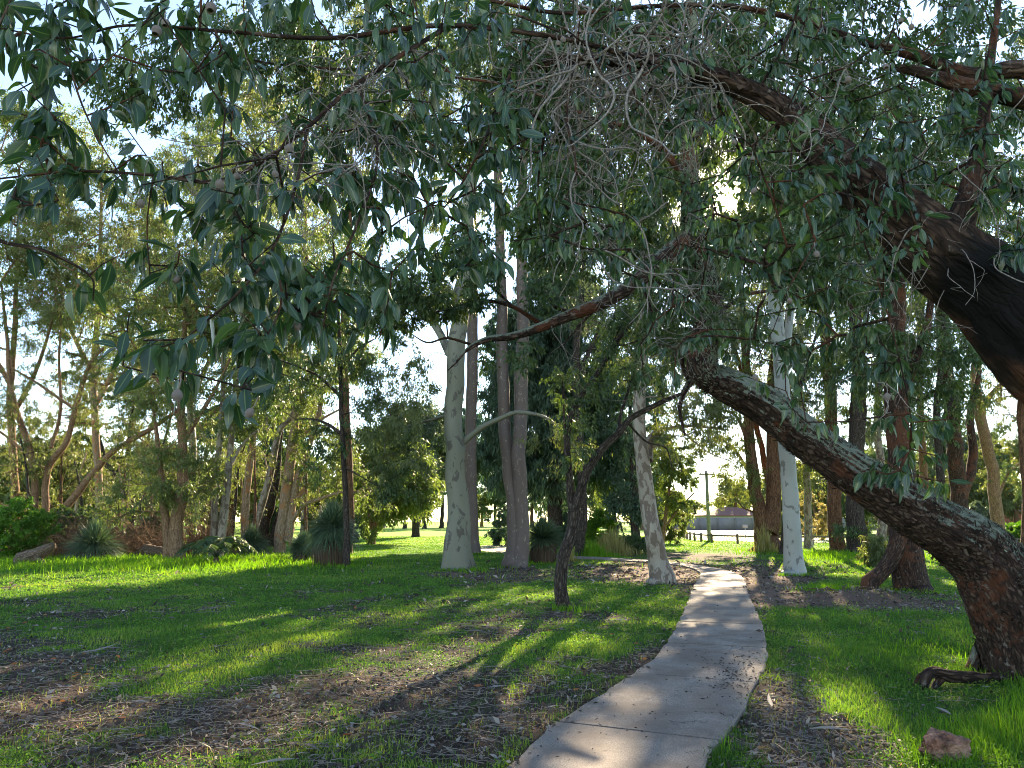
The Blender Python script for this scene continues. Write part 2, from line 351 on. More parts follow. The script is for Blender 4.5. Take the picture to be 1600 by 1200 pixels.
M['redbark'] = bark_rough('red_fibrous_bark', (.03, .016, .01), (.14, .07, .042), (.27, .15, .09), .8, .10, .9, .03)
M['paperbark'] = bark_rough('peeling_pale_bark', (.12, .08, .055), (.33, .24, .17), (.50, .41, .31), .8, .16, .8, .03, extra=(.48, .24, .12))
M['orangebark'] = bark_rough('orange_limb_bark', (.06, .035, .022), (.22, .13, .075), (.38, .25, .16), 1., .2, .7, .02)
M['greygum'] = bark_smooth('grey_smooth_gum_bark', (.125, .13, .095), (.06, .052, .046), (.18, .18, .14), edge=.56)
M['pinkgum'] = bark_smooth('mottled_pinkish_gum_bark', (.125, .092, .082), (.26, .215, .17), (.095, .074, .068), sc=2.6, edge=.60)
M['whitegum'] = bark_smooth('white_gum_bark', (.27, .29, .275), (.11, .105, .095), (.36, .37, .35), edge=.56)
M['mottled'] = bark_smooth('patchy_gum_bark', (.34, .30, .25), (.09, .055, .038), (.22, .18, .145), sc=1.5, edge=.49)
M['nut'] = bark_rough('gumnut', (.11, .085, .075), (.20, .165, .15), (.32, .28, .26), 3, .6, .5, .003)
M['charred'] = plain('charred_wood', (.008, .007, .007), .9, .5, 15, .8)
M['wood'] = bark_rough('weathered_post_wood', (.05, .04, .03), (.15, .12, .09), (.26, .22, .17), 1.2, .15, .5, .01)
M['polewood'] = bark_rough('treated_pole_wood', (.12, .13, .09), (.22, .235, .165), (.30, .31, .24), 1., .05, .4, .01)
M['deadwood'] = bark_rough('dead_wood', (.04, .028, .02), (.15, .10, .07), (.32, .25, .19), .9, .15, 1.0, .04)
M['brick'] = plain('red_brick', (.30, .10, .07), .9, .3, 3)
M['render'] = plain('rendered_wall', (.42, .40, .36), .9, .1, 3)
M['metalwall'] = plain('grey_boundary_fence', (.27, .255, .24), .7, .1, 3)
M['rooftile'] = plain('roof_tile', (.36, .30, .27), .8, .2, 4)
M['roofdark'] = plain('roof_brown', (.20, .09, .07), .8, .2, 4)
M['window'] = plain('window_glass', (.03, .035, .04), .15, .1, 3)
M['steel'] = plain('galvanised_steel', (.45, .46, .46), .4, .1, 3)
M['bench'] = plain('bench_slat', (.16, .07, .045), .6, .2, 6)
M['roaddust'] = plain('road_surface', (.30, .285, .27), .75, .12, 1.2, .2)

def flakes(mb, surf, n, L, W, lift, R, top=None, rnd=None, tilt=.35, avoid=None):
    V, D, T_, rr = surf; w_ = rr * (.15 + 1.6 * sst(.42, .62, fbm(V * 3.1, 77, 3)))
    if avoid is not None: w_ = w_ * (np.linalg.norm(V - avoid[0], axis=1) > avoid[1])
    if top is not None: w_ = w_ * np.clip(D[:, 2] + top, 0, 2)
    i = R.choice(len(V), n, p=w_ / w_.sum()); p = V[i] + T_[i] * R.normal(0, .03, (n, 1)) + R.normal(0, .006, (n, 3)) - D[i] * .004
    d = T_[i] + R.normal(0, .45, (n, 3)); d = d - D[i] * (d * D[i]).sum(1)[:, None]; d = unit(d) + D[i] * (R.normal(lift, tilt, (n, 1)))
    s_ = np.cross(unit(d), D[i]); d = unit(d); Ls = L * R.uniform(.5, 1.6, n); Ws = W * R.uniform(.6, 1.4, n); u = unit(s_)
    a = p - u * Ws[:, None] * .4; b = p + u * Ws[:, None] * .4; c = p + d * Ls[:, None] + u * Ws[:, None] * R.uniform(.1, .6, (n, 1)); e = p + d * Ls[:, None] * R.uniform(.7, 1, (n, 1)) - u * Ws[:, None] * R.uniform(.1, .6, (n, 1))
    Q = np.stack([a, b, c, e], 1); mb.add(Q, np.arange(n * 4).reshape(n, 4), np.repeat(R.random(n), 4))
# ------------------------------------------------------------------ trees
RNG = np.random.default_rng(7)
DENS = 3.4
class Tree:
    def __init__(s, name, label, group=None, bark='darkbark', leaf='dark_leaf', base=None, cat='tree', seed=1):
        s.R = np.random.default_rng(seed); s.seed = seed; s.bark = M[bark]; s.leaf = M[leaf]
        s.pos = []; s.par = []; s.fix = []; s.T = MB(); s.B = MB(); s.Lf = MB(); s.name = name; s.label = label; s.group = group; s.cat = cat
        s.base = base; s.first = True; s.ns = 0; s.limbs = []
    def limb(s, pts, rad, sides=12, amp=.10, flare=0, trunk=None, n=8, ridges=0, freq=3.0, nodes=True, at=None):
        pts = catmull(pts, n); rr = np.interp(np.linspace(0, 1, len(pts)), np.linspace(0, 1, len(rad)), rad)
        s.ns += 1
        jit = (np.stack([vn(pts * 1.3 + k * 11.3, s.seed + s.ns) for k in range(3)], -1) - .5) * rr[:, None] * .5
        jit[0] = 0; pts = pts + jit
        if s.base is None: s.base = pts[0].copy()
        isT = s.first if trunk is None else trunk
        if s.first or (isT and pts[0][2] < .45): pts = np.vstack([pts[0] * [1, 1, 0] - np.array([0, 0, .15]), pts]); rr = np.concatenate([[rr[0]], rr])
        mbx = MB(); s.limbs.append((isT, mbx)); s.surf = tube(mbx, pts, rr, sides, amp, freq, s.seed + s.ns, flare=flare, ridges=ridges)
        s.first = False
        if nodes:
            k0 = len(s.pos)
            for i in range(0, len(pts)):
                s.pos.append(pts[i]); s.par.append(k0 + i - 1 if i else -1); s.fix.append(rr[i])
        return pts
    def grow(s, att, seg=.5, wig=.18, sag=0.1, rtip=.006, power=.42, sides=4, skip=0.0, lowbias=.35, thick=1.0):
        """branches from the nearest wood to each point; returns ends and their directions"""
        att = np.asarray(att, float); n0 = len(s.pos); pos = np.zeros((n0 + len(att) * 14 + 10, 3)); pos[:n0] = np.array(s.pos); par = list(s.par); n = n0
        cen = pos[:n0].mean(0); fixr = np.array(s.fix)
        dmin = np.array([np.min(np.sum((pos[:n0] - a) ** 2, 1)) for a in att]); order = np.argsort(dmin); ends = np.zeros(len(att), int); edir = np.zeros((len(att), 3))
        for k in order:
            a = att[k]; dv = pos[:n] - a; ds = np.sqrt((dv ** 2).sum(1)) + lowbias * np.maximum(0, dv[:, 2]) + .15 * np.maximum(0, -dv[:, 2] - 1) * 0
            i = int(np.argmin(ds)); p0 = pos[i].copy(); D = np.linalg.norm(a - p0); m = int(min(12, max(1, round(D / seg))))
            off = s.R.normal(0, wig, 3) * D; mid = (p0 + a) / 2 + off * .6 + np.array([0, 0, sag * D]); prev = i
            for q in range(1, m + 1):
                t = q / m; pt = (1 - t) ** 2 * p0 + 2 * t * (1 - t) * mid + t * t * a
                if q < m: pt = pt + s.R.normal(0, .05, 3) * min(D, 1.0) 
                if n >= len(pos): pos = np.vstack([pos, np.zeros((2000, 3))])
                pos[n] = pt; par.append(prev); prev = n; n += 1
            ends[k] = prev; edir[k] = pos[prev] - pos[par[prev]]
        par = np.array(par); cnt = np.zeros(n)
        cnt[ends] += 1
        for i in range(n - 1, n0 - 1, -1): cnt[par[i]] += cnt[i]
        r = np.zeros(n); r[:n0] = fixr; r[n0:] = rtip * np.maximum(cnt[n0:], 1) ** power * thick
        idx = np.arange(n0, n); pa = par[idx]; ra = np.minimum(np.where(pa < n0, r[idx] * 1.25, r[pa]), r[idx] * 1.6)
        big = r[idx] > .03
        prisms(s.B, pos[pa[big]], pos[idx[big]], ra[big], r[idx[big]], 7)
        prisms(s.B, pos[pa[~big]], pos[idx[~big]], ra[~big], r[idx[~big]], sides)
        s.pos = [p for p in pos[:n]]; s.par = list(par); s.fix = list(r)
        return pos[ends], unit(edir)
    def clumps(s, ends, dirs, m=45, size=.45, L=.11, W=.03, droop=.6, flat=1.0, twigs=5, tr=.005, clump_rnd=.45, mode='simple', mb=None, mi=0, tilt=None):
        R = s.R; k = len(ends); m = int(m * DENS); L = L * 1.22; W = W * 1.35
        td = unit(dirs[:, None] * .7 + R.normal(size=(k, twigs, 3)) * np.array([1, 1, flat]) + np.array([0, 0, -.15]))
        tl = size * R.uniform(.6, 1.3, (k, twigs, 1)); e = ends[:, None] + td * tl
        midp = ends[:, None] + td * tl * .5 + np.array([0, 0, .08]) * size
        if tr > 0:
            A = np.repeat(ends[:, None], twigs, 1).reshape(-1, 3); Bm = midp.reshape(-1, 3); C = e.reshape(-1, 3)
            o = np.full(len(A), tr); prisms(s.B, A, Bm, o, o * .8, 3); prisms(s.B, Bm, C, o * .8, o * .4, 3)
        cl_ = R.random(k); wgt = R.uniform(.3, 1.7, k); ci = R.choice(k, k * m, p=wgt / wgt.sum()); ti = R.integers(0, twigs, k * m); u = R.random(k * m) ** .7
        p = ends[ci] * ((1 - u) ** 2)[:, None] + (midp[ci, ti]) * (2 * u * (1 - u))[:, None] + e[ci, ti] * (u ** 2)[:, None]
        p = p + R.normal(0, 1, p.shape) * size * (.05 + .15 * cl_[ci])[:, None] * np.array([1, 1, flat])
        d = R.normal(size=p.shape) + np.array([0, 0, -droop * 2.2]) + td[ci, ti] * .8
        cr = R.random(k); rnd = np.clip(cr[ci] * clump_rnd + R.random(k * m) * (1 - clump_rnd), 0, 1)
        Ls = L * R.uniform(.6, 1.25, k * m); Ws = W * R.uniform(.7, 1.25, k * m)
        (leaf4 if mode == 'simple' else leafbig)(mb or s.Lf, p, d, Ls, Ws, R, rnd=rnd, mi=mi)
    def build(s, names=('trunk', 'twigs', 'foliage'), extra=None):
        e = empty(s.name, s.base, s.label, s.cat, s.group)
        for isT, mbx in s.limbs: mbx.build(names[0] if isT else 'branch', s.bark, e, s.base)
        if s.B.n: s.B.build(names[1], s.bark, e, s.base)
        if s.Lf.n: s.Lf.build(names[2], s.leaf, e, s.base)
        s.root = e
        return e
def ellip(R, c, rad, n, shell=.55, lumps=None):
    v = unit(R.normal(size=(n, 3))); r = R.random(n) ** (1 / 3.) ; r = shell + (1 - shell) * r if shell else r
    return np.array(c) + v * (r * R.uniform(.75, 1.08, n))[:, None] * np.array(rad)
def pxr(w, d): return .5 * w * d / F
def PL(lst, d):
    """list of (px, py[, depth offset]) at depth d"""
    return [P(q[0], q[1], d + (q[2] if len(q) > 2 else 0)) for q in lst]
def crown_pts(R, cr, d):
    out = []
    for (px, py, rx, ry, rd, n, *dd) in cr:
        dep = d + (dd[0] if dd else 0)
        out.append(ellip(R, P(px, py, dep), (rx * dep / F, rd, ry * dep / F), n, .35))
    return np.vstack(out)
# ------------------------------------------------------------------ path outline on the ground
def edge(pix, n=90):
    g = np.array([G(*p) for p in pix]); g = np.vstack([g[0] + (g[0] - g[1]) / np.linalg.norm(g[0] - g[1]) * 3.5, g])
    c = catmull(g, 12); L = np.concatenate([[0], np.cumsum(np.linalg.norm(np.diff(c, axis=0), axis=1))])
    return c, L
EL, LL = edge([(800, 1200), (873, 1134), (960, 1078), (1035, 1018), (1064, 968), (1082, 922), (1092, 905), (1093, 896.5), (1078, 888.5), (1040, 882), (960, 876.5), (880, 872.5), (820, 867.5), (775, 862)])
ER, LR = edge([(1105, 1200), (1128, 1160), (1168, 1100), (1195, 1040), (1197, 1000), (1181, 955), (1168, 925), (1163, 908), (1148, 897), (1110, 887.5), (1050, 880), (960, 873), (880, 868.5), (815, 863), (770, 857)])
def arc(c, L, t): return np.stack([np.interp(t * L[-1], L, c[:, k]) for k in range(3)], -1)
# pair the two edges: for each point of the left edge, the nearest on the right, monotonic
NS = 240
tl_ = np.linspace(0, 1, NS); pl_ = arc(EL, LL, tl_)
tr_ = []; last = 0
fine = arc(ER, LR, np.linspace(0, 1, 2400))
for p in pl_:
    k = int(np.argmin(((fine[last:last + 260] - p) ** 2).sum(1))) + last; last = k; tr_.append(k / 2399)
tr_ = np.array(tr_); tr_ = np.convolve(np.pad(tr_, 12, mode='edge'), np.ones(25) / 25, 'valid'); pr_ = arc(ER, LR, tr_)
PC = (pl_ + pr_) / 2; PW = np.linalg.norm(pl_ - pr_, axis=1) / 2
def path_d(x, y):
    """distance outside the path edge (negative on it)"""
    x = np.asarray(x, float); out = np.full(x.shape, 99.0); fl = out.ravel(); xx = x.ravel(); yy = np.asarray(y, float).ravel()
    for c0 in range(0, len(xx), 40000):
        a = xx[c0:c0 + 40000, None] - PC[None, ::2, 0]; b = yy[c0:c0 + 40000, None] - PC[None, ::2, 1]
        fl[c0:c0 + 40000] = (np.sqrt(a * a + b * b) - PW[None, ::2]).min(1)
    return fl.reshape(x.shape)
def blobs(px, py, lst):
    r = 0
    for (cx, cy_, rx, ry, a) in lst: r = r + a * np.exp(-(((px - cx) / rx) ** 2 + ((py - cy_) / ry) ** 2))
    return r
BARE = [(718, 898, 48, 7, .6), (806, 892, 42, 6, .6), (1242, 905, 40, 6, .5), (880, 958, 24, 6, .5), (1030, 897, 95, 16, .9), (1180, 915, 60, 30, .9), (1230, 935, 110, 14, .6), (1340, 932, 90, 14, .45), (1430, 945, 120, 8, .5), (1090, 868, 110, 7, .5), (1235, 1120, 75, 95, .42), (1330, 1185, 110, 50, .3),
        (780, 905, 90, 9, .35), (640, 930, 120, 9, .15), (1010, 1050, 60, 45, .28), (480, 1100, 420, 70, .25), (60, 1090, 110, 60, .35), (750, 1140, 160, 50, .2), (300, 1180, 500, 60, .16), (590, 960, 110, 14, .22), (950, 965, 80, 12, .25), (340, 960, 60, 7, .2), (640, 1015, 130, 14, .26), (810, 985, 70, 9, .2), (150, 955, 80, 8, .18), (700, 1060, 190, 30, .16), (210, 1010, 170, 16, .12),
        (100, 1010, 170, 30, .10), (1440, 975, 60, 6, .2)]
LUSH = [(420, 1030, 160, 16, .2), (740, 1110, 110, 22, .2), (560, 1150, 90, 20, .2), (180, 1140, 90, 16, .18), (1500, 1130, 140, 70, .4), (1420, 1030, 220, 45, .35), (880, 1010, 120, 18, .32), (650, 1040, 90, 20, .12), (1240, 985, 60, 25, .2), (1500, 900, 200, 20, .2), (300, 890, 300, 22, .4), (700, 850, 300, 18, .5), (560, 985, 80, 10, .15), (330, 1060, 130, 25, .13), (900, 925, 90, 14, .2), (1130, 1110, 20, 40, .05)]
def cover(x, y):
    x = np.asarray(x, float); y = np.asarray(y, float)
    yy = np.maximum(y, 2.2); px, py = topix(x, yy)
    n = .46 * fb2(x, y, 1.1, 1, 3) + .26 * fb2(x, y, .34, 2, 2) + .12 * fb2(x, y, 4.5, 3, 2) + .20 * (fb2(x, y, .11, 4, 2) - .1)
    th = .425 - .02 * sst(980, 1080, py) - .10 * sst(900, 850, py)
    b = blobs(px, py, BARE); th = th + b * .55 - blobs(px, py, LUSH) * .42
    g = sst(th - .10, th + .11, n)
    return g, np.clip(b, 0, 1)
def H(x, y, pd=None):
    x = np.asarray(x, float); y = np.asarray(y, float)
    if pd is None: pd = path_d(x, y)
    k = sst(0.05, 1.2, pd)
    h = (fb2(x, y, 2.6, 11, 2) - .5) * .10 + (fb2(x, y, .5, 12, 2) - .5) * .035
    m = G(1350, 935); h = h + .16 * np.exp(-(((x - m[0]) / 1.3) ** 2 + ((y - m[1]) / .9) ** 2))
    return h * k * sst(60, 40, y)

def build_ground():
    def axis(lo, hi, fine, far, fs):
        a = list(np.arange(lo, hi, fs)); s = fs
        while a[-1] < far: s *= 1.16; a.append(a[-1] + s)
        b = []; s = fs; q = lo
        while q > -far if fine else q > -30: s *= 1.16; q -= s; b.append(q)
        return np.array(b[::-1] + a)
    xs = axis(-11, 11, True, 520, .12); ys = axis(1.5, 26, False, 620, .12)
    X, Y = np.meshgrid(xs, ys); Z = H(X, Y)
    g, b = cover(X, Y); V = np.stack([X, Y, Z], -1).reshape(-1, 3)
    nx = len(xs); i = np.arange(len(ys) - 1)[:, None] * nx; j = np.arange(nx - 1)[None]
    f = np.stack([i + j, i + j + 1, i + nx + j + 1, i + nx + j], -1).reshape(-1, 4)
    mb = MB(); mb.add(V, f, bc=np.stack([g, b, sst(28, 60, Y)], -1).reshape(-1, 3))
    t = NT('ground_soil'); at = t.attr('bc').outputs['Vector']; sp = t.n('ShaderNodeSeparateXYZ'); t.l(at, sp.inputs[0])
    geo = t.n('ShaderNodeNewGeometry').outputs['Position']
    n1 = t.noise(geo, 22, 8, .7); n2 = t.noise(geo, 3, 4); n3 = t.noise(geo, 90, 4, .7)
    soil = t.ramp(n1, [(.3, (.013, .010, .008)), (.5, (.034, .026, .022)), (.64, (.078, .062, .054)), (.78, (.19, .16, .145))])
    bare = t.ramp(n3, [(.3, (.10, .062, .048)), (.7, (.24, .16, .125))])
    soil = t.mix(sp.outputs[1], soil, bare)
    gr = t.ramp(n1, [(.3, (.028, .06, .014)), (.55, (.05, .13, .02)), (.75, (.10, .19, .035))])
    lawn = t.mix(t.ramp(n2, [(.35, (0, 0, 0)), (.7, (1, 1, 1))]), (.17, .33, .04), (.24, .38, .06))
    gr = t.mix(sp.outputs[2], gr, lawn)
    c = t.mix(sp.outputs[0], soil, gr)
    m = t.done(t.bsdf(c, .95, t.bump(t.math('ADD', n1, t.math('MULTIPLY', n3, .5)), .9, .03), .1).outputs[0])
    tag(mb.build('ground', m), kind='structure')

def build_path():
    mb = MB(); L = np.concatenate([[0], np.cumsum(np.linalg.norm(np.diff(PC, axis=0), axis=1))])
    j1 = (G(873, 1134) + G(1128, 1160)) / 2; s0 = L[int(np.argmin(((PC - j1) ** 2).sum(1)))]
    joints = [s0 - 4.2, s0 - 2.1, s0]
    while joints[-1] < L[-1] - 2.5: joints.append(joints[-1] + 2.15)
    bounds = [0] + [j for j in joints if j > .1] + [L[-1]]
    R = np.random.default_rng(3)
    for a, b in zip(bounds[:-1], bounds[1:]):
        n = 14; ss = np.linspace(a + .022, b - .022, n); dz = R.normal(0, .003)
        Lp = np.stack([np.interp(ss, L, pl_[:, k]) for k in (0, 1)], -1); Rp = np.stack([np.interp(ss, L, pr_[:, k]) for k in (0, 1)], -1)
        wob = (vn(np.stack([ss * 4, 0 * ss, 0 * ss], -1), 5) - .5) * .045; wob2 = (vn(np.stack([ss * 4, 0 * ss + 9, 0 * ss], -1), 6) - .5) * .045
        nrm = unit(Rp - Lp); Lp = Lp + nrm * wob[:, None]; Rp = Rp + nrm * wob2[:, None]
        z = .045 + dz; sec = []
        for q, zz in ((-.0, -.08), (0.0, z - .012), (.012, z), (.988, z), (1., z - .012), (1., -.08)):
            sec.append(np.concatenate([Lp * (1 - q) + Rp * q, np.full((n, 1), zz)], 1))
        V = np.stack(sec, 1).reshape(-1, 3); i = np.arange(n - 1)[:, None] * 6; j = np.arange(5)[None]
        f = np.stack([i + j, i + j + 1, i + j + 7, i + j + 6], -1).reshape(-1, 4); rr = R.random()
        mb.add(V, f, rr); o = mb.n - len(V)
        mb.f.append((np.array([[o + q for q in (5, 4, 3, 2)], [o + q for q in (5, 2, 1, 0)], [o + (n - 1) * 6 + q for q in (2, 3, 4, 5)], [o + (n - 1) * 6 + q for q in (0, 1, 2, 5)]]), 0))
    t = NT('exposed_aggregate_concrete'); p = t.n('ShaderNodeNewGeometry').outputs['Position']
    n1 = t.noise(p, 85, 4, .8); n2 = t.noise(p, 1.6, 5, .6); n3 = t.noise(p, 14, 6, .7); n4 = t.noise(p, 5, 6, .75)
    vo = t.n('ShaderNodeTexVoronoi'); vo.inputs['Scale'].default_value = 75; t.l(p, vo.inputs['Vector'])
    c = t.ramp(n1, [(.30, (.075, .062, .053)), (.5, (.215, .185, .165)), (.68, (.46, .41, .37))])
    c = t.mix(t.ramp(vo.outputs['Distance'], [(.15, (.5, .5, .5)), (.4, (0, 0, 0))]), c, t.mix(t.n('ShaderNodeTexNoise').outputs['Fac'], (.42, .38, .35), (.25, .2, .19)))
    c = t.mix(t.ramp(n2, [(.40, (.75, .75, .75)), (.6, (0, 0, 0))]), c, (.13, .10, .085))
    c = t.mix(t.math('MULTIPLY', t.attr('rnd').outputs['Fac'], .25), c, (.24, .195, .165))
    c = t.mix(t.ramp(n4, [(.60, (0, 0, 0)), (.68, (.75, .75, .75))]), c, (.05, .042, .04))
    m = t.done(t.bsdf(c, .85, t.bump(t.math('ADD', n1, n3), .6, .006), .25).outputs[0])
    tag(mb.build('path', m, smooth=False), kind='structure')

def logsample(R, N, d0, d1, m=170):
    d = d0 * (d1 / d0) ** R.random(N); px = R.uniform(-m, 1600 + m, N); return (px - PX0) / F * d, d
def blades(mb, x, y, z, h, wd, R, lean=.45, rnd=None):
    n = len(x); th = R.uniform(0, 2 * math.pi, n); ph = R.uniform(0, 2 * math.pi, n)
    b = np.stack([x, y, z - .01], -1); s = np.stack([np.cos(th), np.sin(th), 0 * th], -1) * (wd / 2)[:, None]
    ln = np.stack([np.cos(ph), np.sin(ph), 0 * ph], -1) * (h * np.abs(R.normal(0, lean, n)))[:, None]
    up = np.array([0, 0, 1.]) * h[:, None]
    m1 = b + up * .55 + ln * .3; tip = b + up * R.uniform(.75, 1.05, (n, 1)) + ln
    V = np.stack([b - s, b + s, m1 + s * .8, tip, m1 - s * .8], 1); o = np.arange(n)[:, None] * 5
    r = np.repeat(R.random(n) if rnd is None else rnd, 5)
    mb.add(V, np.concatenate([o, o + 1, o + 2, o + 4], 1), r); k = mb.n - 5 * n; mb.f.append((np.concatenate([o + 4, o + 2, o + 3], 1) + k, 0))
def build_grass():
    R = np.random.default_rng(21); mb = MB()
    x, y = logsample(R, 620000, 3.0, 75); g, b = cover(x, y); pd = path_d(x, y)
    keep = (R.random(len(x)) < np.clip(g, .10, 1) * (1 - .9 * b)) & (pd > -.07 * R.random(len(x))); x, y, pd = x[keep], y[keep], pd[keep]
    px, py = topix(x, y); tall = blobs(px, py, [(120, 880, 260, 22, 1.0), (330, 880, 200, 14, .6), (1480, 1110, 170, 60, .55), (1560, 1150, 90, 50, .6), (1300, 880, 120, 18, .5), (940, 845, 80, 20, .6), (1290, 925, 40, 10, .8), (740, 890, 40, 6, .6), (1140, 1110, 30, 50, .3)])
    vv = fb2(x, y, .7, 31, 2); h = (.012 + .085 * vv ** 1.5 + .03 * R.random(len(x)) ** 2) * (1 + 2.0 * tall * R.random(len(x)))
    h = np.minimum(h, .3) * (1 - .8 * np.exp(-((px - 1480) / 90) ** 2 - ((py - 1095) / 34) ** 2)); wd = np.maximum(.0055, y * .00095) * R.uniform(.6, 1.3, len(x))
    cl = fb2(x, y, 1.1, 33, 2)
    blades(mb, x, y, H(x, y, pd), h, wd, R, rnd=np.clip((cl - .5) * 2.0 + .38 + .9 * (R.random(len(x)) - .5) + tall * .25, 0, 1))
    tag(mb.build('grass', M['grass']), kind='stuff')
    # low broad weed leaves among the blades
    mb = MB(); x, y = logsample(R, 330000, 3.0, 26); g, b = cover(x, y); pd = path_d(x, y)
    cl = fb2(x, y, .45, 35, 2); keep = (R.random(len(x)) < np.clip(g, .02, 1) * (1 - .95 * b) * sst(.40, .55, cl)) & (pd > 0); x, y, pd, cl = x[keep], y[keep], pd[keep], cl[keep]
    n = len(x); d = R.normal(size=(n, 3)); d[:, 2] = np.abs(d[:, 2]) * .35; sz = np.maximum(.016, y * .0022) * R.uniform(.6, 1.4, n)
    leaf4(mb, np.stack([x, y, H(x, y, pd) + R.uniform(.01, .055, n) * sst(.4, .7, cl) * 1.6], -1), d, sz, sz * .75, R, rnd=np.clip(R.random(n) * .6 + .1, 0, 1))
    tag(mb.build('clover', M['grass']), kind='stuff')
    # taller tufts on the left bank and round the rock
    mb = MB(); ts = [(120, 882, 330, 12, 9000, .34), (330, 880, 190, 9, 3200, .26), (1530, 1165, 90, 40, 2000, .15), (1590, 1120, 40, 40, 700, .2), (1310, 868, 60, 6, 1300, .3), (1380, 875, 120, 8, 1400, .25), (1290, 925, 32, 5, 500, .22), (740, 893, 26, 4, 240, .16), (1200, 862, 60, 5, 500, .25), (1440, 1010, 150, 40, 1400, .12), (905, 958, 10, 5, 60, .22), (1130, 1140, 12, 40, 160, .14), (660, 905, 200, 10, 500, .12)]
    for (cx, cy_, rx, ry, n, hh) in ts:
        px = R.normal(cx, rx * .6, n); py = np.maximum(R.normal(cy_, ry * .6, n), 832); r_ = np.array([G(a, c) for a, c in zip(px, py)]); x, y = r_[:, 0], r_[:, 1]
        pd = path_d(x, y); k = pd > .02; x, y, pd = x[k], y[k], pd[k]; qx, qy = topix(x, y); k = np.hypot((qx - 1490) / 90, (qy - 1095) / 34) > 1; x, y, pd = x[k], y[k], pd[k]
        h = hh * R.uniform(.35, 1.1, len(x)); blades(mb, x, y, H(x, y, pd), h, np.maximum(.006, y * .0009) * R.uniform(.6, 1.2, len(x)), R, .5)
    for (cx, cy_, w_) in [(718, 891, 30), (740, 867, 16), (804, 886, 26), (879, 953, 16), (541, 888, 14), (1241, 900, 24), (1200, 863, 26), (1308, 864, 18), (1338, 867, 22), (1428, 928, 34), (1360, 916, 16), (517, 884, 50), (849, 881, 36), (473, 880, 30), (1600, 1068, 60), (1470, 1190, 50), (1108, 847, 8)]:
        n = 240; b = G(cx, cy_); px = cx + R.normal(0, w_ * .6, n); rr_ = w_ * b[1] / F * .62; a = R.uniform(0, 6.28, n); q = rr_ * R.uniform(.75, 1.6, n)
        x = b[0] + np.cos(a) * q; y = b[1] + np.sin(a) * q - .02; pd = path_d(x, y); k = pd > .03; x, y, pd = x[k], y[k], pd[k]
        blades(mb, x, y, H(x, y, pd), R.uniform(.05, .17, len(x)), np.maximum(.006, y * .0009), R, .5)
    tag(mb.build('tall_grass', M['tallgrass']), kind='stuff')

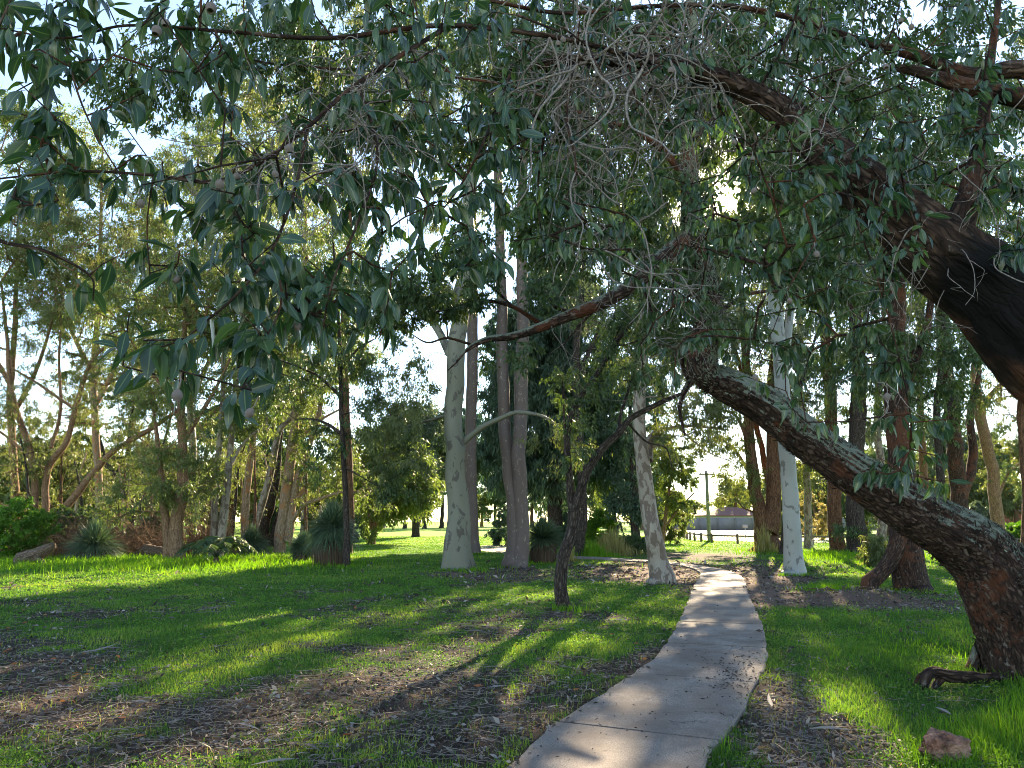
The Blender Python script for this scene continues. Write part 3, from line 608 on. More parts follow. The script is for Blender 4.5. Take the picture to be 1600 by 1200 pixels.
def build_litter():
    R = np.random.default_rng(22)
    mb = MB(); x, y = logsample(R, 120000, 3.0, 30); g, b = cover(x, y); pd = path_d(x, y)
    keep = (R.random(len(x)) < (.13 + .87 * (1 - g)) * (1 - .55 * b)) & (pd > -.10 * R.random(len(x)) ** 3); x, y, pd = x[keep], y[keep], pd[keep]; n = len(x)
    d = R.normal(size=(n, 3)) * np.array([1, 1, .38]); sz = np.maximum(.05, y * .005) * (.3 + 1.5 * R.random(n) ** 2.2)
    z = np.where(pd < 0, .053, H(x, y, pd) + R.uniform(.002, .03, n))
    leaf4(mb, np.stack([x, y, z], -1), d, sz, sz * R.uniform(.22, .5, n), R, rnd=R.random(n) ** 1.9, fold=.3)
    # a few on the path, thicker near its right edge
    k = 700; px = np.concatenate([R.uniform(820, 1200, 250), R.normal(1150, 32, 450)]); py = np.concatenate([R.uniform(880, 1200, 250), R.normal(1058, 22, 450)])
    q = np.array([G(a, c) for a, c in zip(px, py)]); pd = path_d(q[:, 0], q[:, 1]); q = q[pd < -.03]; q[:, 2] = .052; m = len(q)
    leaf4(mb, q, R.normal(size=(m, 3)) * np.array([1, 1, .08]), R.uniform(.012, .05, m), R.uniform(.008, .018, m), R, rnd=R.random(m) * .3)
    tag(mb.build('leaf_litter', M['litter']), kind='stuff')
    mb = MB(); x, y = logsample(R, 1800, 3.0, 16); g, b = cover(x, y); pd = path_d(x, y); px, py = topix(x, y)
    keep = (R.random(len(x)) < (.01 + .13 * (1 - g)) * (1 + 5 * np.exp(-((px - 40) / 130) ** 2))) & (pd > 0); x, y, pd = x[keep], y[keep], pd[keep]; n = len(x)
    leaf4(mb, np.stack([x, y, H(x, y, pd) + .025], -1), R.normal(size=(n, 3)) * np.array([1, 1, .25]), R.uniform(.05, .11, n), R.uniform(.02, .035, n), R)
    tag(mb.build('red_leaf_litter', M['redlitter']), kind='stuff')
    # fallen twigs
    mb = MB(); x, y = logsample(R, 26000, 3.0, 22); g, b = cover(x, y); pd = path_d(x, y)
    keep = (R.random(len(x)) < (.03 + .5 * (1 - g)) * (1 - .6 * b)) & (pd > .1); x, y = x[keep], y[keep]; n = len(x); m = 6
    th = R.uniform(0, 2 * math.pi, n); L = R.uniform(.06, .34, n) * np.minimum(1.6, 1 + y * .03); pts = np.zeros((n, m, 3)); cur = np.stack([x, y], -1)
    for i in range(m):
        pts[:, i, :2] = cur; cur = cur + np.stack([np.cos(th), np.sin(th)], -1) * (L / m)[:, None]; th = th + R.normal(0, .3, n)
    pts[..., 2] = H(pts[..., 0], pts[..., 1]) + .012 + R.uniform(0, .02, (n, 1)) + R.uniform(0, .012, (n, m))
    walks(mb, pts, .0036, .0015, 3)
    tag(mb.build('fallen_twigs', M['stick']), kind='stuff')
    mb = MB(); x, y = logsample(R, 2200, 3.2, 18); g, b = cover(x, y); pd = path_d(x, y); keep = (R.random(len(x)) < .04 + .7 * (1 - g)) & (pd > .1); x, y = x[keep], y[keep]; n = len(x)
    L_ = .08 + .4 * R.random(n) ** 3; leafbig(mb, np.stack([x, y, H(x, y) + .02], -1), R.normal(size=(n, 3)) * np.array([1, 1, .12]), L_, np.minimum(.035, .015 + L_ * .07) * np.maximum(1, y * .12), R, rnd=R.random(n), up=np.tile(np.array([0, 0, 2.]), (n, 1)))
    tag(mb.build('fallen_bark', M['litter']), kind='stuff')
    mb = MB(); x, y = logsample(R, 30000, 3.0, 30); g, b = cover(x, y); pd = path_d(x, y); keep = (R.random(len(x)) < .12 + .5 * sst(.5, .7, fb2(x, y, .8, 61, 2))) & (pd > 0); x, y, pd = x[keep], y[keep], pd[keep]
    blades(mb, x, y, H(x, y, pd), R.uniform(.03, .10, len(x)), np.maximum(.004, y * .0009), R, .9)
    tag(mb.build('dry_grass', M['strawgrass']), kind='stuff')
    # gumnuts and pebbles lying in the dark soil by the path
    mb = MB(); n = 800; px = R.normal(1280, 75, n); py = R.normal(1140, 48, n); q = np.array([G(a, min(max(c, 1000), 1230)) for a, c in zip(px, py)])
    q = q[path_d(q[:, 0], q[:, 1]) > .05]; q[:, 2] = H(q[:, 0], q[:, 1]); v, f = nut_shape(); 
    for p in q:
        s = R.uniform(.006, .014); A = R.uniform(0, 6.28, 3); ca, sa = math.cos(A[0]), math.sin(A[0]); cb, sb = math.cos(A[1]), math.sin(A[1])
        Rm = np.array([[ca, -sa, 0], [sa, ca, 0], [0, 0, 1]]) @ np.array([[1, 0, 0], [0, cb, -sb], [0, sb, cb]])
        for F_ in f: pass
        mb.add(v @ Rm.T * s + p + np.array([0, 0, s * .6]), f[0])
        mb.f.append((f[1] + mb.n - len(v), 0))
    tag(mb.build('fallen_gumnuts', M['nut']), kind='stuff')
def nut_shape(sides=9):
    """urn shaped fruit: stalk end, belly, neck, flared rim and a hollow mouth; hangs down -z, unit size"""
    prof = [(.0, 1.25), (.16, 1.2), (.55, .95), (.92, .45), (1.0, -.05), (.88, -.55), (.66, -.85), (.70, -1.05), (.52, -1.05), (.45, -.6), (0.02, -.5)]
    th = np.linspace(0, 2 * math.pi, sides, endpoint=False); V = np.array([[r * math.cos(a), r * math.sin(a), z] for r, z in prof for a in th])
    n = len(prof); i = np.arange(n - 1)[:, None] * sides; j = np.arange(sides)[None]; j2 = (j + 1) % sides
    q = np.stack([i + j, i + sides + j, i + sides + j2, i + j2], -1).reshape(-1, 4)
    tri = np.array([[0, k, k + 1] for k in range(1, sides - 1)])
    return V, (q, tri)
def build_path_bed():
    nr = unit(pr_ - pl_); a = pl_ + nr * .04; b = pr_ - nr * .04; n = len(a); V = np.concatenate([a, b]); V[:, 2] = .034
    i = np.arange(n - 1)[:, None]; m = MB(); m.add(V, np.concatenate([i, i + n, i + n + 1, i + 1], 1)); tag(m.build('path_bed', plain('joint_dirt', (.022, .017, .014), .95, .4, 30)), kind='structure')
build_ground(); build_path(); build_path_bed(); build_grass(); build_litter()
# ------------------------------------------------------------------ middle-ground trees
def dep(py): return G(800, py)[1]
def wr(d, *ws): return [pxr(w_, d) for w_ in ws]

# tall smooth gum left of centre, with a limb to each side
d = dep(890); T = Tree('gum_tree', 'tall smooth grey gum with flared foot and a bare limb arching right', None, 'greygum', 'olive_leaf', seed=11)
T.limb(PL([(718, 889), (715, 800), (711, 700), (711, 600), (716, 520), (724, 430), (732, 330), (738, 230), (745, 120), (750, -20), (760, -200)], d), wr(d, 40, 34, 29, 29, 28, 23, 20, 18, 16, 12, 6), 26, .05, flare=1.4, n=10)
T.limb(PL([(703, 556), (692, 530), (676, 503), (660, 482), (640, 440, .5), (612, 400, 1)], d), wr(d, 15, 13, 12, 11, 7, 4), 12, .06)
T.limb(PL([(722, 692, .1), (735, 682), (760, 664, -.3), (790, 650, -.6), (812, 644, -.8), (850, 651, -1), (880, 676, -1), (900, 700, -1)], d), wr(d, 11, 9, 8, 7.5, 7, 5, 4, 2.5), 10, .10)
T.limb(PL([(700, 650), (688, 652, .4), (660, 660, 1), (620, 672, 1.2), (600, 690, 1.2)], d), wr(d, 5, 5, 4.5, 3, 2), 6, .1)
T.limb(PL([(735, 300), (700, 230, 1), (650, 150, 1), (600, 60, 1)], d), wr(d, 12, 9, 6, 3), 8, .1)
T.limb(PL([(740, 220), (790, 140, -1), (830, 40, -1)], d), wr(d, 11, 7, 4), 8, .1)
e, v = T.grow(crown_pts(T.R, [(700, 80, 170, 140, 3.2, 70), (620, 130, 90, 70, 2, 28), (650, 470, 60, 35, 1.2, 14), (640, 590, 40, 80, 1, 16), (620, 700, 50, 50, 1, 16), (880, 690, 45, 40, .8, 9, -1), (720, 440, 60, 60, 1.5, 14)], d), .6)
T.clumps(e, v, 60, .55, .12, .028, .9); T.build()

d = dep(866); T = Tree('gum_tree', 'slimmer smooth gum close behind the right side of the tall grey gum', None, 'mottled', 'olive_leaf', seed=12)
T.bark = M['pinkgum']
T.limb(PL([(739, 866), (737, 780), (735, 700), (737, 600), (738, 500), (737, 400), (739, 280), (745, 150), (750, 0)], d), wr(d, 21, 19, 18, 18, 17, 15, 13, 10, 5), 18, .07, flare=1.0, n=10)
e, v = T.grow(crown_pts(T.R, [(740, 60, 130, 130, 3, 80), (700, 330, 60, 60, 2, 18)], d), .8)
T.clumps(e, v, 50, .6, .13, .03, .9); T.build()

d = dep(886); T = Tree('twin_trunk_gum_tree', 'tall gum whose two purplish mottled trunks part low down from one base', None, 'pinkgum', 'dark_leaf', seed=13)
T.limb(PL([(804, 884), (806, 850), (804, 800), (798, 750), (791, 700), (787, 640), (785, 560), (783, 450), (780, 340), (777, 200), (772, 60), (765, -150)], d), wr(d, 33, 28, 25, 21, 20, 19, 18, 17, 15, 13, 10, 5), 22, .05, flare=.9, n=10)
T.limb(PL([(810, 884), (815, 840), (814, 780), (811, 700), (814, 600), (817, 500), (815, 400), (815, 330), (822, 200), (830, 60), (842, -130)], d - .15), wr(d, 27, 24, 22, 22, 21, 19, 17, 16, 13, 10, 5), 22, .05, trunk=True, flare=.9, n=10)
e, v = T.grow(crown_pts(T.R, [(800, 60, 180, 150, 3.4, 80), (830, 330, 60, 90, 1.8, 22), (850, 200, 100, 90, 2, 30)], d), .7)
T.clumps(e, v, 60, .55, .12, .03, .9); T.build()

# small crooked tree with a V fork in front of the path bend
d = dep(952); T = Tree('crooked_tree', 'small crooked black-barked tree forking in a V beside the path', None, 'darkbark', 'dark_leaf', seed=14)
T.limb(PL([(879, 951), (876, 915), (882, 870), (893, 830), (897, 800), (893, 785), (889, 740), (886, 690), (892, 650), (910, 615), (938, 575), (966, 530), (990, 500), (1003, 475)], d), wr(d, 21, 20, 19, 18, 20, 13, 11, 9.5, 9, 8.5, 8, 7, 6, 4), 16, .12, flare=.6, ridges=.25, n=8)
T.limb(PL([(896, 800), (908, 765), (922, 730), (943, 700), (967, 678), (985, 655), (1012, 640), (1042, 625), (1068, 614)], d - .05), wr(d, 14, 14, 13, 12.5, 12, 9.5, 8, 7, 5), 14, .12, trunk=True, ridges=.25)
T.limb(PL([(968, 678), (968, 655, .2), (975, 630, .4), (985, 600, .5)], d), wr(d, 8, 6, 5, 3), 8)
T.limb(PL([(888, 690), (882, 660), (880, 620), (878, 590)], d), wr(d, 5, 4, 3, 2), 6)
T.limb(PL([(966, 530), (950, 555, .2), (925, 545, .4), (900, 560, .5)], d), wr(d, 4, 3, 2.5, 1.5), 6)
T.limb(PL([(980, 660), (1010, 690, .3), (1040, 700, .6), (1050, 730, .6)], d), wr(d, 4, 3, 2.5, 1.5), 6)
e, v = T.grow(crown_pts(T.R, [(990, 560, 70, 60, 1.2, 34), (910, 600, 50, 50, .8, 14), (1010, 460, 60, 50, 1, 20), (950, 500, 50, 40, .8, 14), (900, 690, 26, 60, .5, 7)], d), .35)
T.clumps(e, v, 34, .3, .085, .022, .7, tr=.003); T.build()

# pale patchy gum at the inner bend
d = dep(912); T = Tree('leaning_pale_gum', 'pale patchy-barked gum standing in bare soil at the inner bend of the path', None, 'mottled', 'olive_leaf', seed=15)
T.limb(PL([(1033, 911), (1026, 870), (1018, 820), (1010, 770), (1004, 720), (1000, 670), (1000, 620), (1004, 540), (1010, 450), (1020, 350), (1030, 230), (1035, 120), (1040, 0)], d), wr(d, 36, 29, 26, 24, 22, 20, 19, 17, 15, 13, 11, 8, 4), 22, .10, flare=.9, n=10, ridges=.06)
T.limb(PL([(1012, 720, .3), (1016, 690, .5), (1025, 675, .6), (1050, 668, .8), (1080, 665, .9), (1110, 668, .9), (1135, 672, .9)], d), wr(d, 16, 13, 8, 6, 5, 4, 2), 8, .1)
T.limb(PL([(1060, 668, .8), (1085, 690, .9), (1110, 708, 1), (1140, 720, 1)], d), wr(d, 4, 3, 2.5, 1.5), 6)
T.limb(PL([(1010, 420), (980, 360, .5), (950, 300, 1)], d), wr(d, 8, 5, 3), 8)
e, v = T.grow(crown_pts(T.R, [(1060, 690, 50, 26, 1, 10), (1100, 640, 70, 26, 1, 26), (1020, 560, 60, 60, 1.2, 20), (1010, 330, 110, 90, 2, 60), (1050, 180, 120, 110, 2.2, 60), (950, 250, 70, 80, 1.5, 24)], d), .5)
T.clumps(e, v, 46, .42, .10, .026, .8); T.build()

# thin dark-leaved tree left of centre
d = dep(887); T = Tree('slender_gum', 'slender dark-stemmed gum with drooping dark leaf clumps, beside the big grass tree', None, 'darkbark', 'dark_leaf', seed=16)
T.limb(PL([(541, 886), (541, 830), (539, 760), (536, 700), (533, 640), (532, 580), (530, 520), (526, 460), (522, 400), (518, 330)], d), wr(d, 12, 9.5, 8.5, 8, 7, 6.5, 6, 5, 4, 2), 14, .12, flare=.5, ridges=.2, n=8)
for pts, ws in [([(535, 680), (515, 665), (490, 655, .5), (462, 655, .8)], (6, 5, 3.5, 2)), ([(533, 620), (500, 590), (470, 575, -.4), (430, 560, -.8)], (6, 5, 3, 2)), ([(532, 580), (560, 545, .4), (585, 530, .8)], (5, 4, 2)), ([(528, 500), (490, 470, .3), (455, 455, .6)], (5, 3, 2)), ([(538, 730), (565, 745, -.4), (590, 760, -.5)], (3, 2, 1.2))]:
    T.limb(PL(pts, d), wr(d, *ws), 7)
e, v = T.grow(crown_pts(T.R, [(500, 560, 70, 50, 1.6, 34), (560, 600, 60, 60, 1.3, 34), (450, 610, 50, 50, 1.2, 22), (530, 470, 80, 60, 1.6, 40), (590, 500, 50, 60, 1, 26), (600, 680, 40, 40, .8, 14), (520, 680, 50, 40, .8, 12), (560, 400, 90, 50, 1.5, 26), (620, 740, 36, 60, .8, 20), (500, 720, 30, 30, .6, 6)], d), .45)
T.clumps(e, v, 46, .42, .105, .03, 1.1); T.build()

# white gum right of the path and its neighbours
d = dep(899); T = Tree('white_gum', 'straight chalky white gum to the right of the path, passing behind the leaning trunk', None, 'whitegum', 'grey_leaf', seed=17)
T.limb(PL([(1241, 898), (1238, 850), (1235, 780), (1231, 720), (1227, 650), (1222, 600), (1215, 520), (1210, 440), (1208, 370), (1204, 300), (1200, 220), (1196, 100), (1190, -50)], d), wr(d, 31, 27, 25, 24, 23, 22, 21, 21, 17, 14, 12, 9, 4), 22, .04, flare=.8, n=10)
T.limb(PL([(1222, 600), (1230, 540, .2), (1236, 480, .3), (1237, 410, .3), (1245, 330, .5), (1260, 240, .8), (1275, 120, 1)], d), wr(d, 14, 13, 12, 11, 9, 7, 4), 14, .05, trunk=True)
T.limb(PL([(1210, 440), (1195, 425), (1186, 405), (1170, 380, .3)], d), wr(d, 9, 7, 5, 3), 8)
e, v = T.grow(crown_pts(T.R, [(1200, 120, 150, 120, 2.4, 60), (1260, 330, 90, 80, 1.8, 36), (1150, 380, 60, 60, 1.2, 18), (1300, 180, 90, 90, 1.6, 30)], d), .6)
T.clumps(e, v, 55, .5, .11, .028, .9); T.build()

d = dep(862); T = Tree('red_barked_tree', 'red-brown rough-barked tree with two stems in a U, dead stalks at its foot', None, 'redbark', 'olive_leaf', seed=18)
T.limb(PL([(1200, 862), (1192, 835), (1184, 790), (1178, 740), (1172, 690), (1168, 640), (1166, 560), (1160, 470), (1150, 380)], d), wr(d, 44, 26, 20, 18, 17, 15, 13, 10, 5), 18, .09, flare=.5, ridges=.2, n=8)
T.limb(PL([(1200, 830), (1207, 790), (1209, 740), (1207, 690), (1205, 620), (1212, 540), (1225, 450)], d - .1), wr(d, 30, 22, 21, 19, 17, 13, 6), 18, .09, trunk=True, ridges=.2)
for pts, ws in [([(1180, 760), (1160, 720, .4), (1145, 700, .8), (1132, 690, 1.2)], (6, 5, 4, 3)), ([(1176, 800), (1158, 790, .5), (1150, 770, .8)], (3, 2.5, 1.5)), ([(1172, 700), (1150, 650, -.6), (1120, 640, -1)], (7, 5, 3)), ([(1209, 700), (1230, 660, .6), (1250, 640, 1)], (7, 5, 3))]:
    T.limb(PL(pts, d), wr(d, *ws), 7)
e, v = T.grow(crown_pts(T.R, [(1150, 750, 36, 46, 1.6, 20), (1130, 680, 50, 34, 1.6, 24), (1180, 560, 100, 90, 3, 55), (1190, 440, 110, 70, 3, 44), (1240, 650, 60, 60, 2, 22), (1090, 600, 50, 40, 2, 18)], d), .7)
T.clumps(e, v, 52, .6, .14, .035, .9); T.build()

d = dep(864); T = Tree('brown_trunk_tree', 'straight brown trunk, left one of the pair between white gum and leaning trunk', None, 'redbark', 'grey_leaf', seed=19)
T.limb(PL([(1308, 863), (1306, 820), (1303, 770), (1300, 700), (1296, 620), (1290, 540), (1286, 440), (1290, 330), (1296, 200)], d), wr(d, 24, 21, 20, 19, 18, 16, 13, 9, 4), 16, .07, flare=.5, ridges=.25, n=8)
e, v = T.grow(crown_pts(T.R, [(1300, 420, 90, 100, 3, 50), (1270, 560, 60, 80, 2, 24), (1290, 250, 110, 90, 3, 40)], d), .8)
T.clumps(e, v, 52, .6, .14, .035, .9); T.build()
d = dep(866) - .3; T = Tree('dark_trunk_tree', 'dark trunk, right one of the pair between white gum and leaning trunk', None, 'darkbark', 'dark_leaf', seed=20)
T.limb(PL([(1338, 866), (1337, 820), (1335, 760), (1338, 680), (1342, 600), (1336, 500), (1340, 400), (1352, 280), (1360, 150)], d), wr(d, 32, 28, 26, 25, 23, 19, 15, 10, 5), 16, .09, flare=.4, ridges=.3, n=8)
e, v = T.grow(crown_pts(T.R, [(1360, 440, 90, 90, 3, 50), (1330, 600, 50, 80, 2, 20), (1370, 230, 110, 100, 3, 44), (1340, 830, 22, 24, .8, 6)], d), .8)
T.clumps(e, v, 52, .6, .14, .035, .9); T.build()
d = dep(927); T = Tree('stout_dark_tree', 'stout dark tree with a low second stem splayed left, growing behind the leaning trunk', None, 'leaning', 'dark_leaf', seed=21)
T.bark = M['redbark'] if False else M['bough']
T.limb(PL([(1428, 926), (1420, 880), (1413, 830), (1410, 770), (1405, 700), (1400, 620), (1398, 540), (1402, 450), (1400, 360), (1390, 250), (1385, 120)], d), wr(d, 50, 47, 44, 42, 36, 34, 30, 25, 20, 14, 7), 26, .10, flare=.5, ridges=.2, n=10)
T.limb(PL([(1358, 914), (1378, 895), (1394, 868), (1405, 840), (1410, 800)], d - .2), wr(d, 26, 22, 24, 26, 22), 16, .12, trunk=True, ridges=.2)
T.limb(PL([(1403, 620), (1430, 560, .3), (1450, 500, .6), (1460, 420, .8)], d), wr(d, 20, 16, 12, 7), 12, .1)
T.limb(PL([(1400, 600), (1375, 540, .3), (1340, 500, .6), (1310, 440, .8)], d), wr(d, 16, 12, 9, 5), 12, .1)
e, v = T.grow(crown_pts(T.R, [(1390, 380, 130, 90, 2, 60), (1330, 560, 70, 60, 1.5, 26), (1450, 560, 60, 70, 1.5, 26), (1400, 200, 150, 100, 2.5, 60), (1520, 330, 90, 90, 2, 30)], d), .5)
T.clumps(e, v, 46, .42, .11, .03, .9); T.build()
for nm, lab, pts, ws, cr, bk, sd_, dd in [
    ('rough_barked_tree', 'dark reddish rough-barked tree rising behind the leaning trunk near the right edge', [(1515, 850), (1500, 780), (1492, 700), (1484, 620), (1475, 550), (1470, 460), (1480, 360), (1490, 250)], (26, 24, 24, 23, 22, 17, 12, 6), [(1480, 500, 70, 80, 2.5, 34), (1500, 350, 110, 110, 3, 50), (1520, 180, 110, 100, 3, 40), (1450, 620, 40, 60, 1.5, 12)], 'bough', 22, 862),
    ('forked_tree', 'grey-brown tree with a bent fork, rightmost trunk against the open sky', [(1560, 858), (1557, 800), (1552, 740), (1540, 690), (1530, 640), (1525, 580), (1535, 520), (1550, 440), (1560, 340)], (20, 18, 17, 17, 16, 14, 12, 9, 4), [(1560, 560, 50, 60, 2, 18), (1580, 400, 80, 90, 3, 36), (1580, 680, 40, 30, 1.5, 12), (1600, 750, 40, 30, 1.5, 12), (1590, 220, 90, 90, 3, 30)], 'orangebark', 23, 856)]:
    d = dep(dd); T = Tree(nm, lab, None, bk, 'dark_leaf', seed=sd_)
    T.limb(PL(pts, d), wr(d, *ws), 16, .09, flare=.5, ridges=.2, n=8)
    if sd_ == 23:
        T.limb(PL([(1532, 640), (1555, 610, .3), (1580, 590, .6), (1610, 585, 1)], d), wr(d, 9, 8, 7, 4), 10)
        T.limb(PL([(1556, 790), (1575, 740, .3), (1600, 720, .6)], d), wr(d, 5, 4, 3), 8)
        T.bark = M['paperbark'] if False else M['orangebark']
    else:
        T.limb(PL([(1500, 780), (1520, 720, .4), (1516, 650, .8), (1530, 580, 1)], d), wr(d, 16, 14, 11, 8), 10, trunk=True)
    e, v = T.grow(crown_pts(T.R, cr, d), .8); T.clumps(e, v, 50, .6, .13, .035, .8); T.build()

# big dark drooping tree behind the twin trunks
d = 46.; T = Tree('she_oak', 'huge dark blue-green drooping tree filling the space behind the twin trunks', None, 'darkbark', 'pine_leaf', seed=24)
b0 = G(868, 852); d = b0[1]; d = 44.0; p0 = P(868, 812, d); p0[2] = 0; T.base = p0
T.limb([p0] + PL([(868, 780), (866, 700), (862, 600), (862, 520), (865, 430)], d), wr(d, 26, 22, 18, 14, 9, 3), 12, flare=.5)
e, v = T.grow(crown_pts(T.R, [(862, 640, 105, 150, 3.6, 190), (830, 560, 70, 110, 3, 80), (900, 560, 70, 120, 3, 80), (870, 460, 60, 60, 2.5, 40), (790, 700, 50, 80, 2.5, 50), (950, 700, 50, 70, 2.5, 40)], d), 1.2, sag=.18)
T.clumps(e, v, 130, 1.0, .30, .05, 1.3, twigs=4, tr=.01); T.build()

# ---- left wood
saps = []
marks = [(-400, 'the left edge'), (80, 'the many-stemmed tree'), (278, 'the shaggy brown trunk'), (345, 'the two pale leaning trunks'), (445, 'the thick peeling trunks'), (540, 'the slender dark-stemmed gum'), (715, 'the tall pale gum'), (808, 'the twin mottled trunks'), (885, 'the V-forked tree'), (1020, 'the pale patchy gum'), (1108, 'the power pole'), (1195, 'the red two-stemmed tree'), (1236, 'the white gum'), (1307, 'the straight brown trunk'), (1340, 'the dark trunk'), (1425, 'the stout dark tree'), (1555, 'the bent forked tree'), (2100, 'the right edge')]
def simple_tree(nm, lab, stems, cr, d, bark, leaf, sd_, m=60, size=.6, L=.13, W=.034, grp=None, seg=.8, sides=12, droop=.8, names=('trunk', 'twigs', 'foliage'), ridges=.12, lowb=.35):
    T = Tree(nm, lab, grp, bark, leaf, seed=sd_)
    for k, (pts, ws) in enumerate(stems):
        q = PL(pts, d)
        if k == 0: q[0][2] = 0 if abs(q[0][2]) < 1.2 else q[0][2]
        T.limb(q, wr(d, *ws), sides, .11, trunk=True if k < 3 else False, flare=.5 if k == 0 else 0, ridges=ridges)
    q_ = crown_pts(T.R, cr, d); q_ = np.vstack([q_, q_[::3] + T.R.normal(0, .5, (len(q_[::3]), 3))]); e, v = T.grow(q_, seg, lowbias=lowb, rtip=.011, power=.36); T.clumps(e, v, int(m * .62), size * .85, L, W, droop, tr=.008); T.build(names)
    return T
d = dep(864)
simple_tree('spreading_paperbark', 'many-stemmed tree at the far left with orange-brown curving limbs splaying from one foot', [
    ([(82, 862), (88, 820), (98, 798), (120, 770), (145, 740), (175, 708), (205, 688), (245, 665), (290, 630), (330, 590)], (13, 12, 12, 11, 10, 9, 8, 7, 5, 3)),
    ([(76, 858), (70, 800), (74, 740), (84, 715), (105, 690), (118, 640), (132, 590), (155, 550), (200, 520)], (12, 11, 10, 10, 9, 8, 7, 5, 3)),
    ([(55, 800), (52, 730), (40, 680), (25, 640), (15, 590), (10, 520), (2, 440)], (11, 10, 9, 8, 7, 5, 3)),
    ([(74, 735), (50, 720), (20, 690), (-20, 660)], (6, 5, 4, 3)), ([(132, 590), (170, 600, .4), (215, 560, .8)], (5, 4, 2)), ([(118, 640), (60, 600, .5), (10, 570, .8)], (5, 4, 2)), ([(80, 700), (95, 640, .5), (92, 560, .6), (98, 480, .5)], (6, 5, 4, 2))],
    [(60, 620, 100, 80, 3, 60), (190, 620, 100, 60, 3, 55), (130, 500, 130, 90, 3.4, 110), (20, 450, 110, 110, 3, 80), (260, 540, 80, 70, 2.5, 46), (120, 380, 130, 80, 3, 90), (240, 700, 70, 40, 2, 26), (30, 720, 60, 40, 2, 18)], d, 'orangebark', 'olive_leaf', 31, 70, .6, .10, .028)
d = 33.0
def base_px(px): return (px, 812 + 1.6 / d * F * 1.02)
simple_tree('shaggy_tree', 'shaggy tree with thick brown trunk, right of the pale flat-topped grass tree', [([(278, 868), (276, 830), (282, 780), (285, 720), (284, 640), (288, 540), (290, 420)], (24, 20, 18, 15, 12, 9, 5)), ([(262, 866), (258, 800), (250, 720), (240, 640)], (14, 12, 9, 4)), ([(280, 700), (330, 620, .6), (360, 560, 1)], (8, 6, 3)), ([(284, 660), (250, 600, .6), (210, 550, 1)], (8, 6, 3))],
    [(285, 740, 60, 60, 2, 40), (300, 620, 90, 60, 3, 50), (250, 500, 120, 90, 3.4, 90), (330, 440, 110, 90, 3, 80), (220, 780, 60, 30, 2, 16)], 30., 'orangebark', 'yellow_leaf', 32, 70, .65, .12, .032)
simple_tree('twin_pale_gum', 'two thin pale leaning trunks of smooth bark side by side in the left wood', [([(333, 862), (335, 800), (340, 730), (346, 650), (350, 560), (352, 450), (350, 330)], (12, 10, 9, 8, 7, 5, 3)), ([(342, 860), (350, 800), (356, 740), (364, 660), (370, 590), (384, 480), (392, 360)], (14, 13, 11, 9, 8, 6, 3)), ([(358, 730), (375, 700, .3), (400, 675, .4), (430, 668, .6)], (7, 5, 4, 3))],
    [(400, 620, 70, 60, 2.6, 36), (360, 480, 100, 90, 3, 70), (400, 330, 120, 90, 3, 70), (330, 250, 90, 80, 3, 40)], 32., 'mottled', 'yellow_leaf', 33, 66, .65, .13, .034)
simple_tree('orange_trunk_tree', 'short straight trunk glowing orange-brown, right of the two pale leaning trunks', [([(381, 848), (383, 800), (388, 750), (392, 715), (398, 660), (400, 580)], (13, 12, 11, 11, 9, 5))], [(410, 640, 60, 60, 2.6, 40), (400, 540, 80, 70, 3, 50)], 42., 'paperbark', 'yellow_leaf', 34, 60, .8, .17, .045)
simple_tree('curved_grey_gum', 'slim grey trunk bending right with crooked top, left of the thick peeling trunks', [([(392, 850), (400, 815), (412, 780), (422, 740), (430, 700), (438, 670), (455, 650), (470, 600)], (11, 11, 11, 11, 10, 8, 6, 3))], [(470, 600, 60, 60, 2.6, 36), (450, 520, 80, 60, 3, 40)], 38., 'mottled', 'yellow_leaf', 35, 60, .7, .15, .04)
simple_tree('blackened_tree', 'almost black leaning trunk half hidden behind the slim grey bent trunk', [([(407, 845), (418, 800), (430, 760), (436, 700), (446, 620)], (17, 15, 13, 10, 5)), ([(425, 843), (438, 800), (446, 770), (452, 720)], (14, 10, 8, 4))], [(450, 630, 60, 50, 2.6, 30)], 46., 'darkbark', 'olive_leaf', 36, 60, .8, .17, .045)
simple_tree('thick_paperbark', 'thick peeling orange and cream trunks with low curved limbs beside the big grass tree', [([(436, 850), (442, 810), (449, 770), (454, 720), (460, 670), (465, 600), (470, 500), (480, 400)], (18, 17, 17, 16, 14, 11, 8, 4)), ([(450, 846), (455, 800), (463, 760), (472, 730), (485, 690), (500, 640), (505, 560)], (15, 13, 12, 12, 9, 7, 4)), ([(456, 815), (475, 790, -.5), (500, 780, -1), (530, 770, -1.3), (560, 768, -1.5)], (8, 6, 5, 4, 3)), ([(462, 780), (490, 750, .5), (515, 735, 1), (545, 730, 1.3)], (7, 5, 4, 2)), ([(465, 690), (495, 660, .5), (530, 640, 1)], (7, 5, 3))],
    [(500, 700, 60, 50, 2, 34), (470, 560, 90, 80, 3, 60), (500, 430, 100, 90, 3.4, 70), (560, 760, 40, 30, 2, 16), (440, 330, 110, 90, 3, 60)], 38., 'paperbark', 'yellow_leaf', 37, 64, .75, .15, .04)
simple_tree('yellow_green_tree', 'rounded yellow-green tree with slanting low limbs at the edge of the sunlit lawn', [([(582, 838), (590, 800), (600, 770), (618, 730), (625, 690)], (10, 8, 7, 5, 3)), ([(584, 838), (578, 790), (590, 740), (600, 700)], (7, 6, 4, 2)), ([(596, 790), (640, 760, .5), (660, 730, 1)], (5, 4, 2))], [(620, 750, 62, 56, 4, 90), (580, 710, 40, 40, 3, 36), (650, 770, 36, 34, 3, 36), (600, 800, 40, 18, 3, 18)], 52., 'orangebark', 'yellow_leaf', 38, 90, 1.0, .22, .07)
